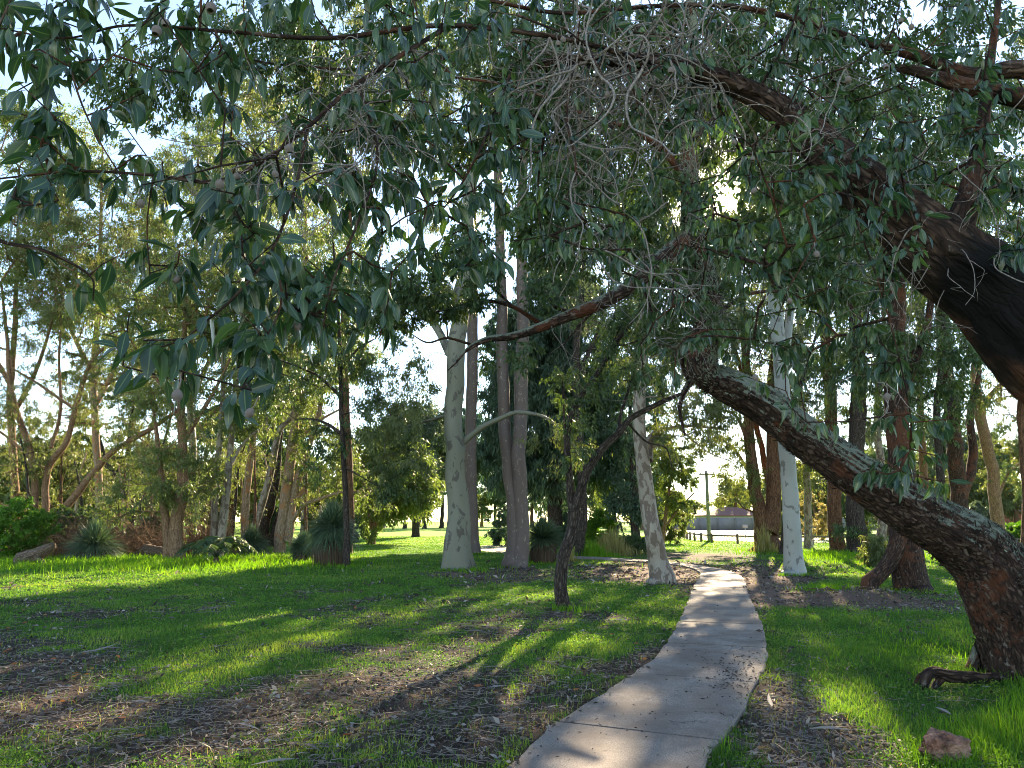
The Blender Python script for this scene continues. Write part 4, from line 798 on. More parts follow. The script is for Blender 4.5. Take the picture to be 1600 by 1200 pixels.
simple_tree('domed_tree', 'grey-green dome-topped tree beyond the lawn, left of the tall pale gum', [([(650, 830), (650, 780), (652, 720), (655, 660)], (12, 10, 8, 4))], [(650, 680, 55, 46, 5, 120), (655, 740, 50, 50, 5, 60), (610, 720, 30, 40, 4, 30)], 72., 'darkbark', 'grey_leaf', 39, 110, 1.3, .30, .085)
for k, (nm, lab, px, d, cr, bk, lf, L_) in enumerate([
    ('tall_gum', 'tall sunlit yellow-green gum, leftmost tall crown behind the many-stemmed tree', 20, 40., [(20, 260, 120, 140, 4, 120), (60, 430, 120, 90, 4, 70)], 'orangebark', 'yellow_leaf', .17),
    ('tall_gum', 'tall sunlit gum whose bright crown tops the left wood under the open blue sky', 150, 44., [(160, 340, 110, 120, 4.5, 130), (190, 480, 120, 80, 4, 70), (110, 230, 60, 60, 3, 34)], 'paperbark', 'yellow_leaf', .18),
    ('tall_gum', 'tall olive gum at the middle of the left wood, behind near hanging leaves', 300, 48., [(310, 330, 120, 130, 4.5, 120), (320, 480, 120, 90, 4, 70), (380, 200, 90, 90, 4, 60)], 'mottled', 'olive_leaf', .19),
    ('tall_gum', 'tall gum ending the left wood, crown thinning toward the clear sky', 470, 50., [(470, 350, 110, 130, 4.5, 100), (440, 180, 130, 110, 5, 90), (540, 560, 46, 46, 3, 30)], 'mottled', 'yellow_leaf', .2),
    ('tall_gum', 'slim olive gum with bare forks, behind the left wood where blue sky shows low down', 200, 58., [(190, 620, 110, 60, 5, 60), (60, 690, 110, 50, 4, 40), (300, 700, 110, 50, 5, 50)], 'darkbark', 'olive_leaf', .22)]):
    lo = 812 + 1.6 / d * F; top = min(c[1] for c in cr)
    st = [([(px, lo), (px + 6, lo - 60), (px - 4, (lo + top) / 2 + 60), (px + 4, (lo + top) / 2 - 60), (px + 10, top)], (15, 12, 10, 8, 3)), ([(px, (lo + top) / 2 + 90), (px + 40, (lo + top) / 2 + 10, .5), (px + 70, (lo + top) / 2 - 90, 1)], (8, 6, 3)), ([(px, (lo + top) / 2 + 50), (px - 40, (lo + top) / 2 - 30, .5), (px - 60, (lo + top) / 2 - 120, 1)], (8, 6, 3))]
    simple_tree(nm, lab, st, cr, d, bk, lf, 50 + k, 75, .85, L_, L_ * .27, 'tall gums of the left wood', seg=1.1)
for k in range(26):
    R_ = np.random.default_rng(900 + k); px = 60 + k * 19 + R_.uniform(-8, 8); d = R_.uniform(36, 62); lo = 812 + 1.6 / d * F; hgt = R_.uniform(70, 190); ln = R_.uniform(-30, 30)
    T = Tree('thin_sapling', 'x', 'thin bare saplings in the left wood', ['darkbark', 'orangebark', 'redbark', 'paperbark'][k % 4], 'olive_leaf', seed=900 + k)
    T.limb(PL([(px, lo), (px + ln * .3, lo - hgt * .35), (px + ln * .5, lo - hgt * .7), (px + ln, lo - hgt)], d), wr(d, R_.uniform(4, 8), 5, 3.5, 2), 7, .1, ridges=.1)
    q = P(px + ln * .7, lo - hgt * .8, d); e, v = T.grow(ellip(T.R, q, (1.3, 1.0, 1.4), 12, .2), .5, rtip=.009); T.clumps(e, v, 16, .5, .13, .034, .6, tr=.007); T.build()
    saps.append((px, k % 4, T.root))
cs_ = {}
for px, kk, o in sorted(saps, key=lambda q: q[0]):
    mk_ = max(i for i, m_ in enumerate(marks) if m_[0] <= px); i = cs_.get((mk_, kk), 0); cs_[(mk_, kk)] = i + 1
    o['label'] = '%s thin %s sapling right of %s' % (['first', 'second', 'third', 'fourth', 'fifth', 'sixth'][i], ['blackish', 'orange-brown', 'red-brown', 'pale cream'][kk], marks[mk_][1])
# trees further right behind the path
simple_tree('sunlit_sapling', 'small sunlit lime-green tree on a thin bent stem, left of the power pole', [([(1034, 851), (1038, 820), (1042, 790), (1046, 760), (1052, 730)], (8, 6, 5, 4, 2)), ([(1042, 820), (1060, 795), (1085, 770)], (4, 3, 2))], [(1052, 740, 34, 28, 1.8, 26), (1064, 790, 20, 24, 1.3, 10)], 44., 'orangebark', 'yellow_leaf', 60, 70, .6, .17, .05)
simple_tree('lime_tree', 'small lime-green tree between the black V-forked tree and the patchy gum', [([(962, 845), (960, 800), (964, 750), (970, 700)], (8, 7, 5, 3))], [(965, 740, 36, 60, 2, 44), (1030, 720, 30, 40, 2, 26)], 46., 'darkbark', 'yellow_leaf', 61, 70, .75, .18, .055)
simple_tree('dark_screen_tree', 'dark drooping-leaved tree behind the pale patchy gum', [([(995, 852), (992, 800), (990, 740), (985, 680), (985, 600)], (15, 13, 11, 8, 4))], [(985, 780, 34, 46, 1.6, 26), (985, 650, 60, 70, 3, 60), (1000, 540, 80, 80, 3, 60)], 40., 'darkbark', 'pine_leaf', 62, 70, .8, .18, .05)
simple_tree('tall_hazy_gum', 'tall hazy gum rising between the white gum and the straight brown trunk', [([(1262, 850), (1262, 780), (1258, 700), (1250, 600), (1250, 450), (1255, 300), (1260, 150)], (12, 11, 10, 9, 8, 6, 3))], [(1250, 480, 90, 110, 4, 60), (1260, 280, 120, 130, 4, 70), (1270, 720, 30, 40, 2, 18)], 44., 'mottled', 'olive_leaf', 63, 70, .85, .17, .045)
simple_tree('tall_hazy_gum', 'tall gum standing in the sun glare behind the red two-stemmed tree', [([(1212, 852), (1206, 790), (1190, 700), (1165, 600), (1130, 480), (1115, 350), (1105, 200)], (10, 9, 9, 8, 7, 6, 3))], [(1100, 500, 70, 90, 4, 36), (1090, 330, 110, 110, 4, 56), (1120, 170, 120, 100, 4, 56)], 40., 'redbark', 'olive_leaf', 64, 66, .8, .16, .045)
simple_tree('tall_hazy_gum', 'tall olive gum behind the right edge trees, crown against the pale violet sky', [([(1450, 856), (1445, 780), (1440, 680), (1436, 560), (1445, 420), (1455, 280)], (15, 13, 11, 9, 7, 3))], [(1440, 600, 70, 60, 3, 26), (1450, 400, 110, 110, 4, 60), (1470, 220, 120, 110, 4, 60), (1570, 120, 110, 90, 4, 40)], 42., 'orangebark', 'dark_leaf', 65, 66, .8, .16, .045)

# ---- far trees: six kinds, each copied with its trunk and crown
def far_proto(k, hgt, wid, leaf, bark, n, L_, lift, lob):
    R = np.random.default_rng(200 + k); T = Tree('far_tree', 'far tree', 'trees beyond the lawn and the road', bark, leaf, seed=200 + k); T.base = np.zeros(3)
    T.limb([(0, 0, 0), (.2, 0, hgt * .25), (-.1, .1, hgt * .5), (.2, 0, hgt * .8)], [wid * .05, wid * .04, wid * .03, wid * .012], 8, flare=.6)
    T.limb([(.1, 0, hgt * .3), (wid * .2, 0, hgt * .5), (wid * .35, 0, hgt * .7)], [wid * .022, wid * .015, wid * .006], 6)
    pts = np.vstack([ellip(R, (R.normal(0, wid * .2), R.normal(0, wid * .2), hgt * R.uniform(lift, .9)), (wid * .32, wid * .32, hgt * .16), n // lob, .3) for _ in range(lob)])
    e, v = T.grow(pts, 1.6); T.clumps(e, v, 60, 1.1, L_, L_ * .34, .9, tr=0); return T.build()
protos = [far_proto(0, 14, 9, 'dark_leaf', 'darkbark', 90, .34, .4, 7), far_proto(1, 18, 9, 'grey_leaf', 'mottled', 90, .34, .55, 6), far_proto(2, 9, 9, 'yellow_leaf', 'orangebark', 90, .32, .35, 8),
          far_proto(3, 12, 11, 'olive_leaf', 'redbark', 100, .34, .35, 8), far_proto(4, 5, 6, 'olive_leaf', 'orangebark', 60, .26, .3, 6), far_proto(5, 20, 8, 'pine_leaf', 'darkbark', 110, .36, .3, 8)]
desc = ['dark spreading', 'tall grey-green', 'rounded yellow-green', 'broad olive', 'low olive bushy', 'tall dark conical']
fr = []; R = np.random.default_rng(77)
for px in range(-120, 1000, 24):
    k = [0, 1, 2, 3, 5, 0, 3][R.integers(0, 7)]; dd = R.uniform(85, 150) if px < 520 else R.uniform(135, 185); fr.append((px + R.uniform(-9, 9), dd, k, R.uniform(.75, 1.05) * (1 if px < 520 else 1.15)))
for px in range(-150, 560, 42): fr.append((px + R.uniform(-14, 14), R.uniform(60, 78), [0, 3, 2, 4, 3][R.integers(0, 5)], R.uniform(.6, .85)))
for px in range(990, 1760, 30): fr.append((px + R.uniform(-10, 10), R.uniform(150, 210), [3, 4, 2, 0, 3][R.integers(0, 5)], R.uniform(.5, .9)))
for px, dd, k, s in [(1275, 84, 2, .62), (1250, 95, 3, .6), (1330, 84, 4, 1.2), (1390, 80, 2, .9), (1460, 76, 3, .8), (1520, 72, 2, .7), (1590, 60, 4, .9), (1210, 100, 2, .6), (1050, 125, 4, 1.2), (1005, 120, 2, 1.), (1150, 150, 3, .8), (1350, 92, 3, 1.0), (1425, 88, 0, .9), (1490, 90, 1, .8), (1300, 96, 0, .9), (1240, 110, 3, .8), (1560, 90, 3, 1.), (1640, 70, 3, .9), (1370, 66, 2, .5), (1500, 64, 3, .5)]: fr.append((px, dd, k, s))
fr.sort(key=lambda q: q[0]); cnt_ = {}
used = set(); ords = ['first', 'second', 'third', 'fourth', 'fifth', 'sixth', 'seventh', 'eighth', 'ninth', 'tenth', 'eleventh', 'twelfth']
for (px, dd, k, s) in fr:
    mk = max(i for i, m_ in enumerate(marks) if m_[0] <= px); i = cnt_.get((mk, k), 0); cnt_[(mk, k)] = i + 1
    o = protos[k] if k not in used else copy_tree(protos[k]); used.add(k)
    b = P(px, 812, dd); o.location = (b[0], b[1], 0); s = float(s); o.scale = (s, s, s * float(R.uniform(.9, 1.1))); o.rotation_euler = (0, 0, float(R.uniform(0, 6.28)))
    o['label'] = '%s %s far tree right of %s' % (ords[i], desc[k], marks[mk][1])

for k, (lab, px, d, cr, bk, lf) in enumerate([
    ('leafy gum behind the white gum, its grey crown filling the gap beside it', 1225, 36., [(1240, 560, 70, 90, 3, 40), (1170, 500, 80, 90, 3, 40), (1190, 330, 120, 120, 4, 60)], 'darkbark', 'grey_leaf'),
    ('leafy grey-green gum between the dark trunk and the stout dark tree', 1375, 38., [(1370, 640, 60, 60, 2.5, 30), (1380, 520, 90, 90, 3, 60), (1360, 360, 120, 110, 4, 70)], 'mottled', 'grey_leaf'),
    ('leafy dark gum just right of the stout dark tree', 1468, 36., [(1460, 640, 60, 50, 2.5, 26), (1480, 520, 80, 90, 3, 50), (1460, 350, 120, 110, 4, 60)], 'darkbark', 'dark_leaf'),
    ('leafy olive gum at the right edge behind the bent forked tree', 1600, 34., [(1600, 620, 60, 70, 2.5, 30), (1590, 480, 80, 90, 3, 50), (1560, 330, 110, 110, 4, 60)], 'redbark', 'olive_leaf'),
    ('leafy gum above the V-forked tree, crown closing the gap right of the twin trunks', 905, 34., [(930, 420, 90, 110, 3, 56), (960, 280, 120, 110, 4, 60), (880, 180, 130, 110, 4, 60)], 'darkbark', 'grey_leaf'),
    ('leafy olive gum crown high above the slender dark-stemmed gum', 542, 36., [(600, 220, 110, 110, 4, 34), (560, 90, 150, 110, 4, 40), (450, 120, 110, 110, 4, 50)], 'redbark', 'olive_leaf')]):
    lo = 812 + 1.6 / d * F; top = min(c[1] for c in cr)
    st = [([(px, lo), (px + 5, lo - 80), (px - 5, (lo + top) / 2 + 40), (px + 4, (lo + top) / 2 - 60), (px + 8, top)], (16, 13, 11, 8, 3)), ([(px, (lo + top) / 2 + 60), (px + 34, (lo + top) / 2 - 20, .5), (px + 60, (lo + top) / 2 - 110, 1)], (8, 6, 3))]
    simple_tree('leafy_gum', lab, st, cr, d, bk, lf, 80 + k, 62, .75, .15, .04, seg=.9)
# ------------------------------------------------------------------ the two big foreground trees
def nearest_node(T, p):
    A = np.array(T.pos); return A[int(np.argmin(((A - p) ** 2).sum(1)))]
SUNV = sd
def clear_sun(ends, dirs, deg=1.3):
    q = unit(ends - np.array([0, 0, CAMH])); k = (q @ SUNV) < math.cos(math.radians(deg)); return ends[k], dirs[k]
def whorls(T, mb, ends, dirs, k=8, L=.12, W=.048, rnd0=None, droop=1.0, wood=None):
    ends, dirs = clear_sun(ends, dirs); R = T.R; n = len(ends); i = np.repeat(np.arange(n), k); m = len(i)
    az = R.uniform(0, 2 * math.pi, m); out = np.stack([np.cos(az), np.sin(az), 0 * az], -1)
    back = R.uniform(0, .16, m)[:, None] * -dirs[i]
    p0 = ends[i] + back + R.normal(0, .006, (m, 3)); d = unit(out * R.uniform(.1, .9, (m, 1)) + dirs[i] * .4 + R.normal(0, .18, (m, 3)) + np.array([0, 0, -1.]) * (droop * R.uniform(.2, 1.7, (m, 1))))
    pet = unit(d + out * .5 + np.array([0, 0, .3])) * R.uniform(.012, .03, (m, 1)); p1 = p0 + pet
    prisms(wood or T.B, p0, p1, np.full(m, .0012), np.full(m, .001), 3)
    cr = R.random(n); sz_ = R.uniform(.45, 1.25, m); leafbig(mb, p1, d, L * sz_, W * sz_ ** .8 * R.uniform(.75, 1.2, m), R, rnd=np.clip(cr[i] * .5 + R.random(m) * .55, 0, 1), up=out * .6 + np.array([0, 0, .8]))
def region(R, lst):
    out = []
    for (x0, y0, x1, y1, d0, d1, n) in lst:
        for _ in range(n): out.append(P(R.uniform(x0, x1), R.uniform(y0, y1), R.uniform(d0, d1)))
    return np.array(out)
def tangle(T, mb, starts, n, ln, r0=.004, curl=.3, down=.35, m=22, kids=2, spread=1.0):
    R = T.R; idx = R.integers(0, len(starts), n); cur = starts[idx].copy(); d = unit(R.normal(size=(n, 3)) * spread + np.array([0, 0, -.7]))
    L = ln * R.uniform(.4, 1.2, n); P_ = np.zeros((n, m, 3)); bend = R.normal(0, 1, (n, 3))
    for i in range(m):
        P_[:, i] = cur; bend = bend * .8 + R.normal(0, .6, (n, 3)); d = unit(d + bend * curl * .35 + np.array([0, 0, -1.]) * down * .12); cur = cur + d * (L / m)[:, None]
    walks(mb, P_, r0, r0 * .35, 4)
    if kids:
        st = P_[:, 4:-3].reshape(-1, 3); tangle(T, mb, st, n * kids, ln * .38, r0 * .5, curl * 1.2, down * .6, 12, 0, 1.2)
def nut_pos(pix, d): return [(P(px, py, .036 * F / w_), w_) for px, py, w_ in pix]
def add_nuts(T, root, pix, d):
    R = T.R; me = None; sm_ = None
    for (p, w_) in nut_pos(pix, d):
        if me is None:
            mb = MB(); v, f = nut_shape(14); mb.add(v, f[0]); mb.f.append((f[1], 0)); o = mb.build('gumnut', M['nut'], root); me = o.data
            mb = MB(); walks(mb, catmull([(0, 0, 1.2), (.15, 0, 1.9), (.1, .2, 2.8), (-.1, 0, 4.0)], 5)[None], .11, .16, 5); q = mb.build('stalk', M['twig_grey'], o); sm_ = q.data
        else:
            o = bpy.data.objects.new('gumnut', me); COL.objects.link(o); o.parent = root; q = bpy.data.objects.new('stalk', sm_); COL.objects.link(q); q.parent = o
        s = .014 * float(R.uniform(.85, 1.15)); o.location = tuple(p - T.base); o.scale = (s, s, s); o.rotation_euler = (float(R.normal(0, .25)), float(R.normal(0, .25)), float(R.uniform(0, 6)))
NUT1 = [(330, 12, 25), (245, 48, 20), (258, 36, 16), (220, 318, 18), (343, 288, 18), (370, 276, 15), (430, 272, 17), (452, 232, 17), (277, 618, 22), (390, 645, 20), (276, 437, 15), (465, 510, 15), (500, 310, 14)]
NUT2 = [(880, 62, 13), (872, 68, 13), (920, 92, 12.5), (903, 119, 12), (933, 117, 12), (949, 148, 13), (1048, 110, 13), (1407, 32, 14), (1424, 42, 13), (1384, 104, 13), (1325, 125, 13), (1178, 298, 13), (1147, 222, 12), (1176, 248, 12), (1276, 397, 12), (1234, 470, 12), (1180, 590, 12), (1386, 620, 12)]

# leaning tree
dL = dep(1062); LT = Tree('leaning_tree', 'massive lichen-covered dark trunk leaning left over the lawn from the right edge', None, 'leaning', 'marri', seed=41)
LT.B2 = MB()
LT.limb(PL([(1630, 1060), (1618, 1020), (1600, 967), (1568, 915), (1537, 873), (1496, 838), (1450, 809), (1392, 772), (1333, 739), (1288, 706), (1246, 676), (1200, 643), (1158, 615), (1125, 598), (1098, 592)], dL), wr(dL, 150, 132, 122, 110, 100, 90, 80, 70, 66, 64, 63, 60, 56, 50, 30), 110, .14, flare=.45, ridges=.34, n=24, freq=5)
Lsurf = [LT.surf]
LT.limb(PL([(1120, 598), (1098, 575), (1098, 540), (1106, 500), (1104, 450), (1092, 400), (1082, 350), (1078, 280), (1076, 200), (1084, 110), (1080, 0), (1070, -120)], dL), wr(dL, 40, 50, 47, 43, 40, 36, 32, 28, 24, 19, 14, 7), 40, .12, ridges=.3, n=12)
Lsurf.append(LT.surf)
LT.limb(PL([(1086, 370, -.1), (1066, 376, -.3), (1040, 398, -.4), (1010, 430, -.5), (970, 458, -.5), (925, 480, -.5), (885, 495, -.5), (840, 513, -.5), (800, 525, -.5), (760, 530, -.5), (730, 546, -.5), (712, 566, -.5), (700, 578, -.5)], dL), wr(dL, 22, 24, 26, 26, 22, 20, 17, 14, 11, 9, 6, 4, 2), 16, .14, ridges=.25, n=8)
for pts, ws in [([(900, 490), (866, 478), (850, 455, .2), (820, 470, .2)], (8, 6, 4, 2)), ([(850, 510), (800, 478), (750, 470), (700, 478, .2), (640, 470, .3), (590, 462, .3)], (9, 7, 6, 5, 4, 2)), ([(935, 478), (905, 510), (880, 540)], (6, 4, 2)), ([(800, 478), (770, 450), (740, 430, .2)], (5, 4, 2)),
                ([(742, 540), (700, 528), (668, 535, .2), (640, 520, .3)], (5, 4, 3, 1.5)), ([(1000, 440), (1020, 500), (1000, 540), (1005, 570)], (5, 4, 3, 2)), ([(1084, 590, .3), (1070, 610, .2), (1062, 640, .1), (1070, 680)], (14, 9, 6, 3)), ([(1080, 596, .3), (1066, 570, .2), (1070, 545)], (12, 8, 4)), ([(1080, 300), (1040, 240, -.3), (980, 200, -.5), (900, 180, -.8)], (14, 11, 8, 5)), ([(1078, 220), (1160, 150, .4), (1260, 90, .8)], (12, 9, 5)), ([(1105, 500, .2), (1170, 460, .6), (1240, 455, 1), (1300, 450, 1.3)], (9, 7, 5, 3)),
                ([(1082, 120), (1020, 60, .6), (900, 10, 1), (760, -20, 1.4)], (12, 10, 7, 4)), ([(960, 200, -.5), (820, 140, 0), (700, 120, .6), (560, 110, 1)], (7, 6, 5, 3)), ([(560, 110, 1), (430, 100, 1.4), (320, 90, 1.6), (200, 190, 1.8), (150, 180, 1.9)], (5, 5, 4, 3, 2)), ([(320, 90, 1.6), (270, 60, 1.6), (180, 90, 1.6)], (4, 3, 2))]:
    LT.limb(PL(pts, dL), wr(dL, *ws), 8, .12)
RB = MB()
def rt(pts, ws, sd_, sides=14):
    c = catmull(PL([(a, b_, z_) for a, b_, z_ in pts], dL), 8); c[:, 2] = np.maximum(c[:, 2], -.05); c = c + (np.stack([vn(c * 7 + k * 3.3, sd_) for k in range(3)], -1) - .5) * .05
    tube(RB, c, np.interp(np.linspace(0, 1, len(c)), np.linspace(0, 1, len(ws)), wr(dL, *ws)), sides, .3, 9, sd_, ridges=.5)
rt([(1612, 1062, -.1), (1578, 1066, -.2), (1545, 1058, -.28), (1512, 1060, -.32), (1484, 1056, -.36), (1462, 1050, -.38), (1446, 1062, -.42), (1440, 1084, -.45), (1426, 1100, -.5), (1424, 1122, -.55)], (40, 22, 15, 16, 18, 15, 13, 10, 7, 4), 77, 18)
rt([(1476, 1056, -.36), (1458, 1076, -.42), (1452, 1104, -.5)], (13, 9, 5), 78); rt([(1580, 1066, -.2), (1572, 1086, -.3), (1578, 1112, -.4)], (24, 16, 8), 79); rt([(1598, 1066, -.1), (1606, 1088, -.25), (1600, 1112, -.35)], (26, 20, 10), 80); rt([(1462, 1052, -.38), (1440, 1056, -.4), (1428, 1072, -.4)], (9, 6, 3), 81)
R = LT.R
e, v = LT.grow(crown_pts(R, [(690, 450, 90, 46, .5, 44, -.4), (610, 480, 42, 38, .4, 26, -.3), (740, 400, 60, 40, .4, 20, -.4), (860, 460, 50, 40, .4, 14, -.4), (800, 560, 60, 30, .3, 6, -.4)], dL), .22, rtip=.0022)
sm = MB(); LT.clumps(e, v, 30, .16, .055, .017, .8, tr=.0015, mb=sm)
e, v = LT.grow(crown_pts(R, [(1000, 150, 240, 150, 1.8, 150, 1.6), (1200, 100, 220, 160, 2.2, 130, 2), (680, 130, 300, 130, 1.6, 140, 1.6), (900, 330, 120, 90, 1.2, 60, 1.2), (1250, 330, 130, 120, 1.6, 80, 2), (1090, 480, 70, 90, .8, 24, .3), (240, 130, 110, 80, .6, 34, 1.6), (400, 60, 120, 80, .8, 26, 1.4), (1300, 420, 110, 60, .8, 22, 1), (1060, 360, 120, 90, 1, 24, .3), (1480, 150, 200, 190, 2.0, 70, 1.8)], dL), .4, rtip=.003)
LT.clumps(e, v, 42, .34, .085, .026, .9, tr=.002, mb=sm)
nodes = np.array(LT.pos); tangle(LT, LT.B2, nodes[(nodes[:, 2] > 3.2) & (nodes[:, 2] < 5.5) & (nodes[:, 0] > .4)][::3], 90, .9, .0035, .34)
LE = LT.build(('trunk', 'twigs', 'foliage'))
RB.build('root', M['bough'], LE, LT.base); sm.build('foliage', M['dark_leaf'], LE, LT.base); LT.B2.build('twigs', M['twig_grey'], LE, LT.base)
fk = MB(); flakes(fk, Lsurf[0], 5200, .05, .026, .06, R); flakes(fk, Lsurf[1], 2500, .04, .02, .1, R); fk.build('bark_flakes', M['flake'], LE, LT.base)['kind'] = 'stuff'
fk = MB(); flakes(fk, Lsurf[0], 11000, .022, .012, .6, R, top=-.15, tilt=.6); flakes(fk, Lsurf[1], 9000, .03, .01, .6, R, top=.9, tilt=.6); fk.build('lichen', M['lichen'], LE, LT.base)['kind'] = 'stuff'

# overhanging tree: trunk just outside the right edge, boughs across the top of the view
OT = Tree('overhanging_tree', 'huge tree whose charred bough enters top right, hanging broad leaves and gumnuts overhead', None, 'bough', 'marri', seed=42)
B0 = P(1640, 540, 4.4)
OT.limb([(5.1, 5.0, 0), (4.9, 4.95, .8), (4.45, 4.8, 1.5), (3.9, 4.6, 2.1)] + [B0] + PL([(1560, 462), (1470, 400), (1390, 325), (1310, 255), (1240, 195), (1180, 150), (1110, 118), (1020, 98), (900, 92), (800, 110)], 4.4), [.42, .36, .33, .30] + wr(4.4, 160, 138, 112, 88, 70, 52, 40, 32, 25, 19, 10), 72, .13, flare=.5, ridges=.36, n=18, freq=5)
Osurf = OT.surf
OT.limb([(4.45, 4.8, 1.5), (4.6, 4.9, 2.6), (4.2, 4.8, 3.6)] + PL([(1700, 150), (1600, 112), (1520, 118), (1440, 88), (1340, 62), (1240, 30), (1140, 10), (1020, 10, -.2), (880, 20, -.5), (760, 0, -.7), (640, -20, -.9)], 4.7), [.2, .18, .14] + wr(4.7, 38, 32, 25, 19, 13, 10, 8, 7, 6, 5, 4), 20, .13, ridges=.25, n=10)
OT.limb(PL([(1700, 170), (1600, 152), (1500, 132), (1430, 112), (1380, 105)], 4.6), wr(4.6, 38, 34, 26, 18, 8), 16, .13, ridges=.25)
OT.limb(PL([(1500, 420), (1498, 370), (1512, 310), (1528, 240), (1540, 160), (1556, 40), (1570, -80)], 4.35), wr(4.35, 56, 48, 36, 26, 18, 11, 5), 22, .14, ridges=.3, n=10)
br = [([(1020, 98, -.1), (880, 60, -.5), (700, 40, -.8), (520, 60, -1.1), (360, 50, -1.3), (200, 40, -1.4), (100, 60, -1.45), (-20, 40, -1.5)], (16, 15, 13, 11, 8, 6, 4, 2)),
      ([(700, 40, -.8), (560, 130, -1.1), (480, 200, -1.3), (400, 258, -1.4), (330, 284, -1.5), (240, 274, -1.5), (120, 268, -1.5), (-30, 282, -1.5)], (12, 10, 9, 8, 8, 6, 5, 3)),
      ([(480, 200, -1.3), (462, 290, -1.5), (425, 390, -1.7), (365, 465, -1.8), (318, 505, -1.8), (290, 530, -1.8)], (7, 6, 5, 5, 4, 2)),
      ([(560, 130, -1.1), (590, 240, -1.2), (562, 340, -1.4), (520, 440, -1.6), (505, 510, -1.6)], (8, 6, 5, 4, 2)), ([(425, 390, -1.7), (440, 470, -1.7), (410, 540, -1.8), (395, 590, -1.8)], (5, 4, 3, 2)),
      ([(800, 110, 0), (765, 200, -.4), (725, 280, -.6), (690, 330, -.7)], (10, 8, 6, 3)), ([(100, 60, -1.45), (120, 140, -1.6), (150, 210, -1.6), (195, 285, -1.6)], (4, 4, 3, 2)),
      ([(-30, 282, -1.5), (-60, 340, -1.4), (0, 376, -1.4), (70, 392, -1.4), (140, 430, -1.4), (146, 470, -1.4)], (4, 6, 8, 7, 4, 2)), ([(330, 284, -1.5), (370, 330, -1.6), (380, 400, -1.7)], (4, 3, 2)), ([(240, 275, -1.5), (230, 350, -1.5), (235, 440, -1.5)], (3, 2.5, 1.5)),
      ([(900, 92, 0), (885, 180, -.3), (900, 260, -.5), (880, 320, -.5)], (9, 7, 5, 3)), ([(1180, 150, 0), (1230, 60, 0), (1250, 0, 0)], (10, 7, 4)), ([(1310, 255, 0), (1340, 350, -.2), (1375, 450, -.2), (1405, 560, -.2), (1425, 660, -.2)], (8, 6, 5, 4, 2)), ([(1470, 400, 0), (1430, 350, -.2), (1405, 260, -.3)], (10, 7, 4)), ([(1240, 195, 0), (1230, 290, -.2), (1200, 380, -.2), (1190, 420, -.2)], (7, 5, 4, 2)), ([(1440, 88, .3), (1420, 160, 0), (1450, 230, -.2)], (6, 5, 3))]
for pts, ws in br:
    OT.limb(PL(pts, 4.4), [max(.003, q * .75) for q in wr(3.3, *ws)], 8, .12, n=7)
R = OT.R
near = region(R, [(190, 470, 460, 600, 2.35, 2.8, 19), (250, 280, 450, 440, 2.6, 3.1, 24), (0, 170, 110, 330, 2.6, 3.0, 12), (60, 20, 230, 270, 2.7, 3.3, 20), (0, -20, 180, 120, 2.8, 3.3, 14), (240, -20, 420, 120, 2.8, 3.4, 18), (380, 120, 560, 300, 2.9, 3.6, 22), (470, 250, 600, 500, 2.8, 3.3, 26), (330, 360, 540, 520, 2.5, 3.0, 18), (600, 220, 800, 420, 3.1, 3.9, 34), (540, 0, 820, 230, 3.3, 4.2, 44), (420, -60, 1000, 20, 3.0, 4.2, 30), (430, 400, 620, 540, 2.9, 3.4, 16), (560, 100, 800, 330, 3.2, 4.0, 26), (0, 60, 140, 330, 2.7, 3.2, 8), (-20, -20, 130, 90, 2.6, 3.3, 10), (300, 60, 420, 230, 2.8, 3.3, 8), (100, 240, 330, 330, 2.7, 3.2, 7), (60, 370, 260, 440, 2.9, 3.2, 4)])
nn_ = np.array([p + np.array([0, 0, .066]) for p, _ in nut_pos(NUT1, 0)]); OT.grow(nn_, .16, rtip=.0022, wig=.16, sides=6, sag=.05)
e, v = OT.grow(near, .16, rtip=.0022, wig=.16, sides=6, sag=.05); whorls(OT, OT.Lf, e, v, 7, .112, .043)
mid_ = region(R, [(790, 180, 1010, 400, 3.8, 5.2, 50), (800, 0, 1120, 200, 4., 5.4, 46), (1060, 0, 1340, 200, 4., 5.4, 56), (1100, 180, 1330, 470, 3.9, 5.4, 64), (1320, 160, 1600, 420, 3.6, 5.4, 90), (1240, 150, 1420, 330, 3.5, 4.2, 36), (1380, 0, 1640, 160, 4, 5.2, 34), (1100, -40, 1560, 110, 4.0, 4.6, 40), (1480, 130, 1580, 330, 3.8, 4.3, 14), (1340, 640, 1490, 760, 4.1, 4.5, 20), (1230, 430, 1420, 590, 4.1, 5.0, 34), (1560, 300, 1640, 420, 3.9, 4.3, 6), (1140, 480, 1260, 660, 4.4, 5.2, 12), (1000, 380, 1110, 600, 4.8, 5.8, 16), (620, 60, 820, 300, 4.2, 5.4, 30), (880, 380, 1010, 440, 4.2, 5.0, 8), (1050, 330, 1180, 560, 4.6, 6.0, 30), (820, 20, 1120, 330, 4.4, 6.0, 60), (1100, 60, 1330, 300, 4.6, 6.2, 40)])
nn_ = np.array([p + np.array([0, 0, .066]) for p, _ in nut_pos(NUT2, 0)]); OT.grow(nn_, .2, rtip=.0022, wig=.16, sides=6, sag=.05)
e, v = OT.grow(mid_, .22, rtip=.0024, wig=.16, sides=5, sag=.05); whorls(OT, OT.Lf, e, v, 8, .095, .034)
TW = MB(); nodes = np.array(OT.pos); px, py = topix(nodes[:, 0], nodes[:, 1], nodes[:, 2])
def near_nodes(x0, y0, x1, y1): return nodes[(px > x0) & (px < x1) & (py > y0) & (py < y1) & (nodes[:, 1] > 2.6)]
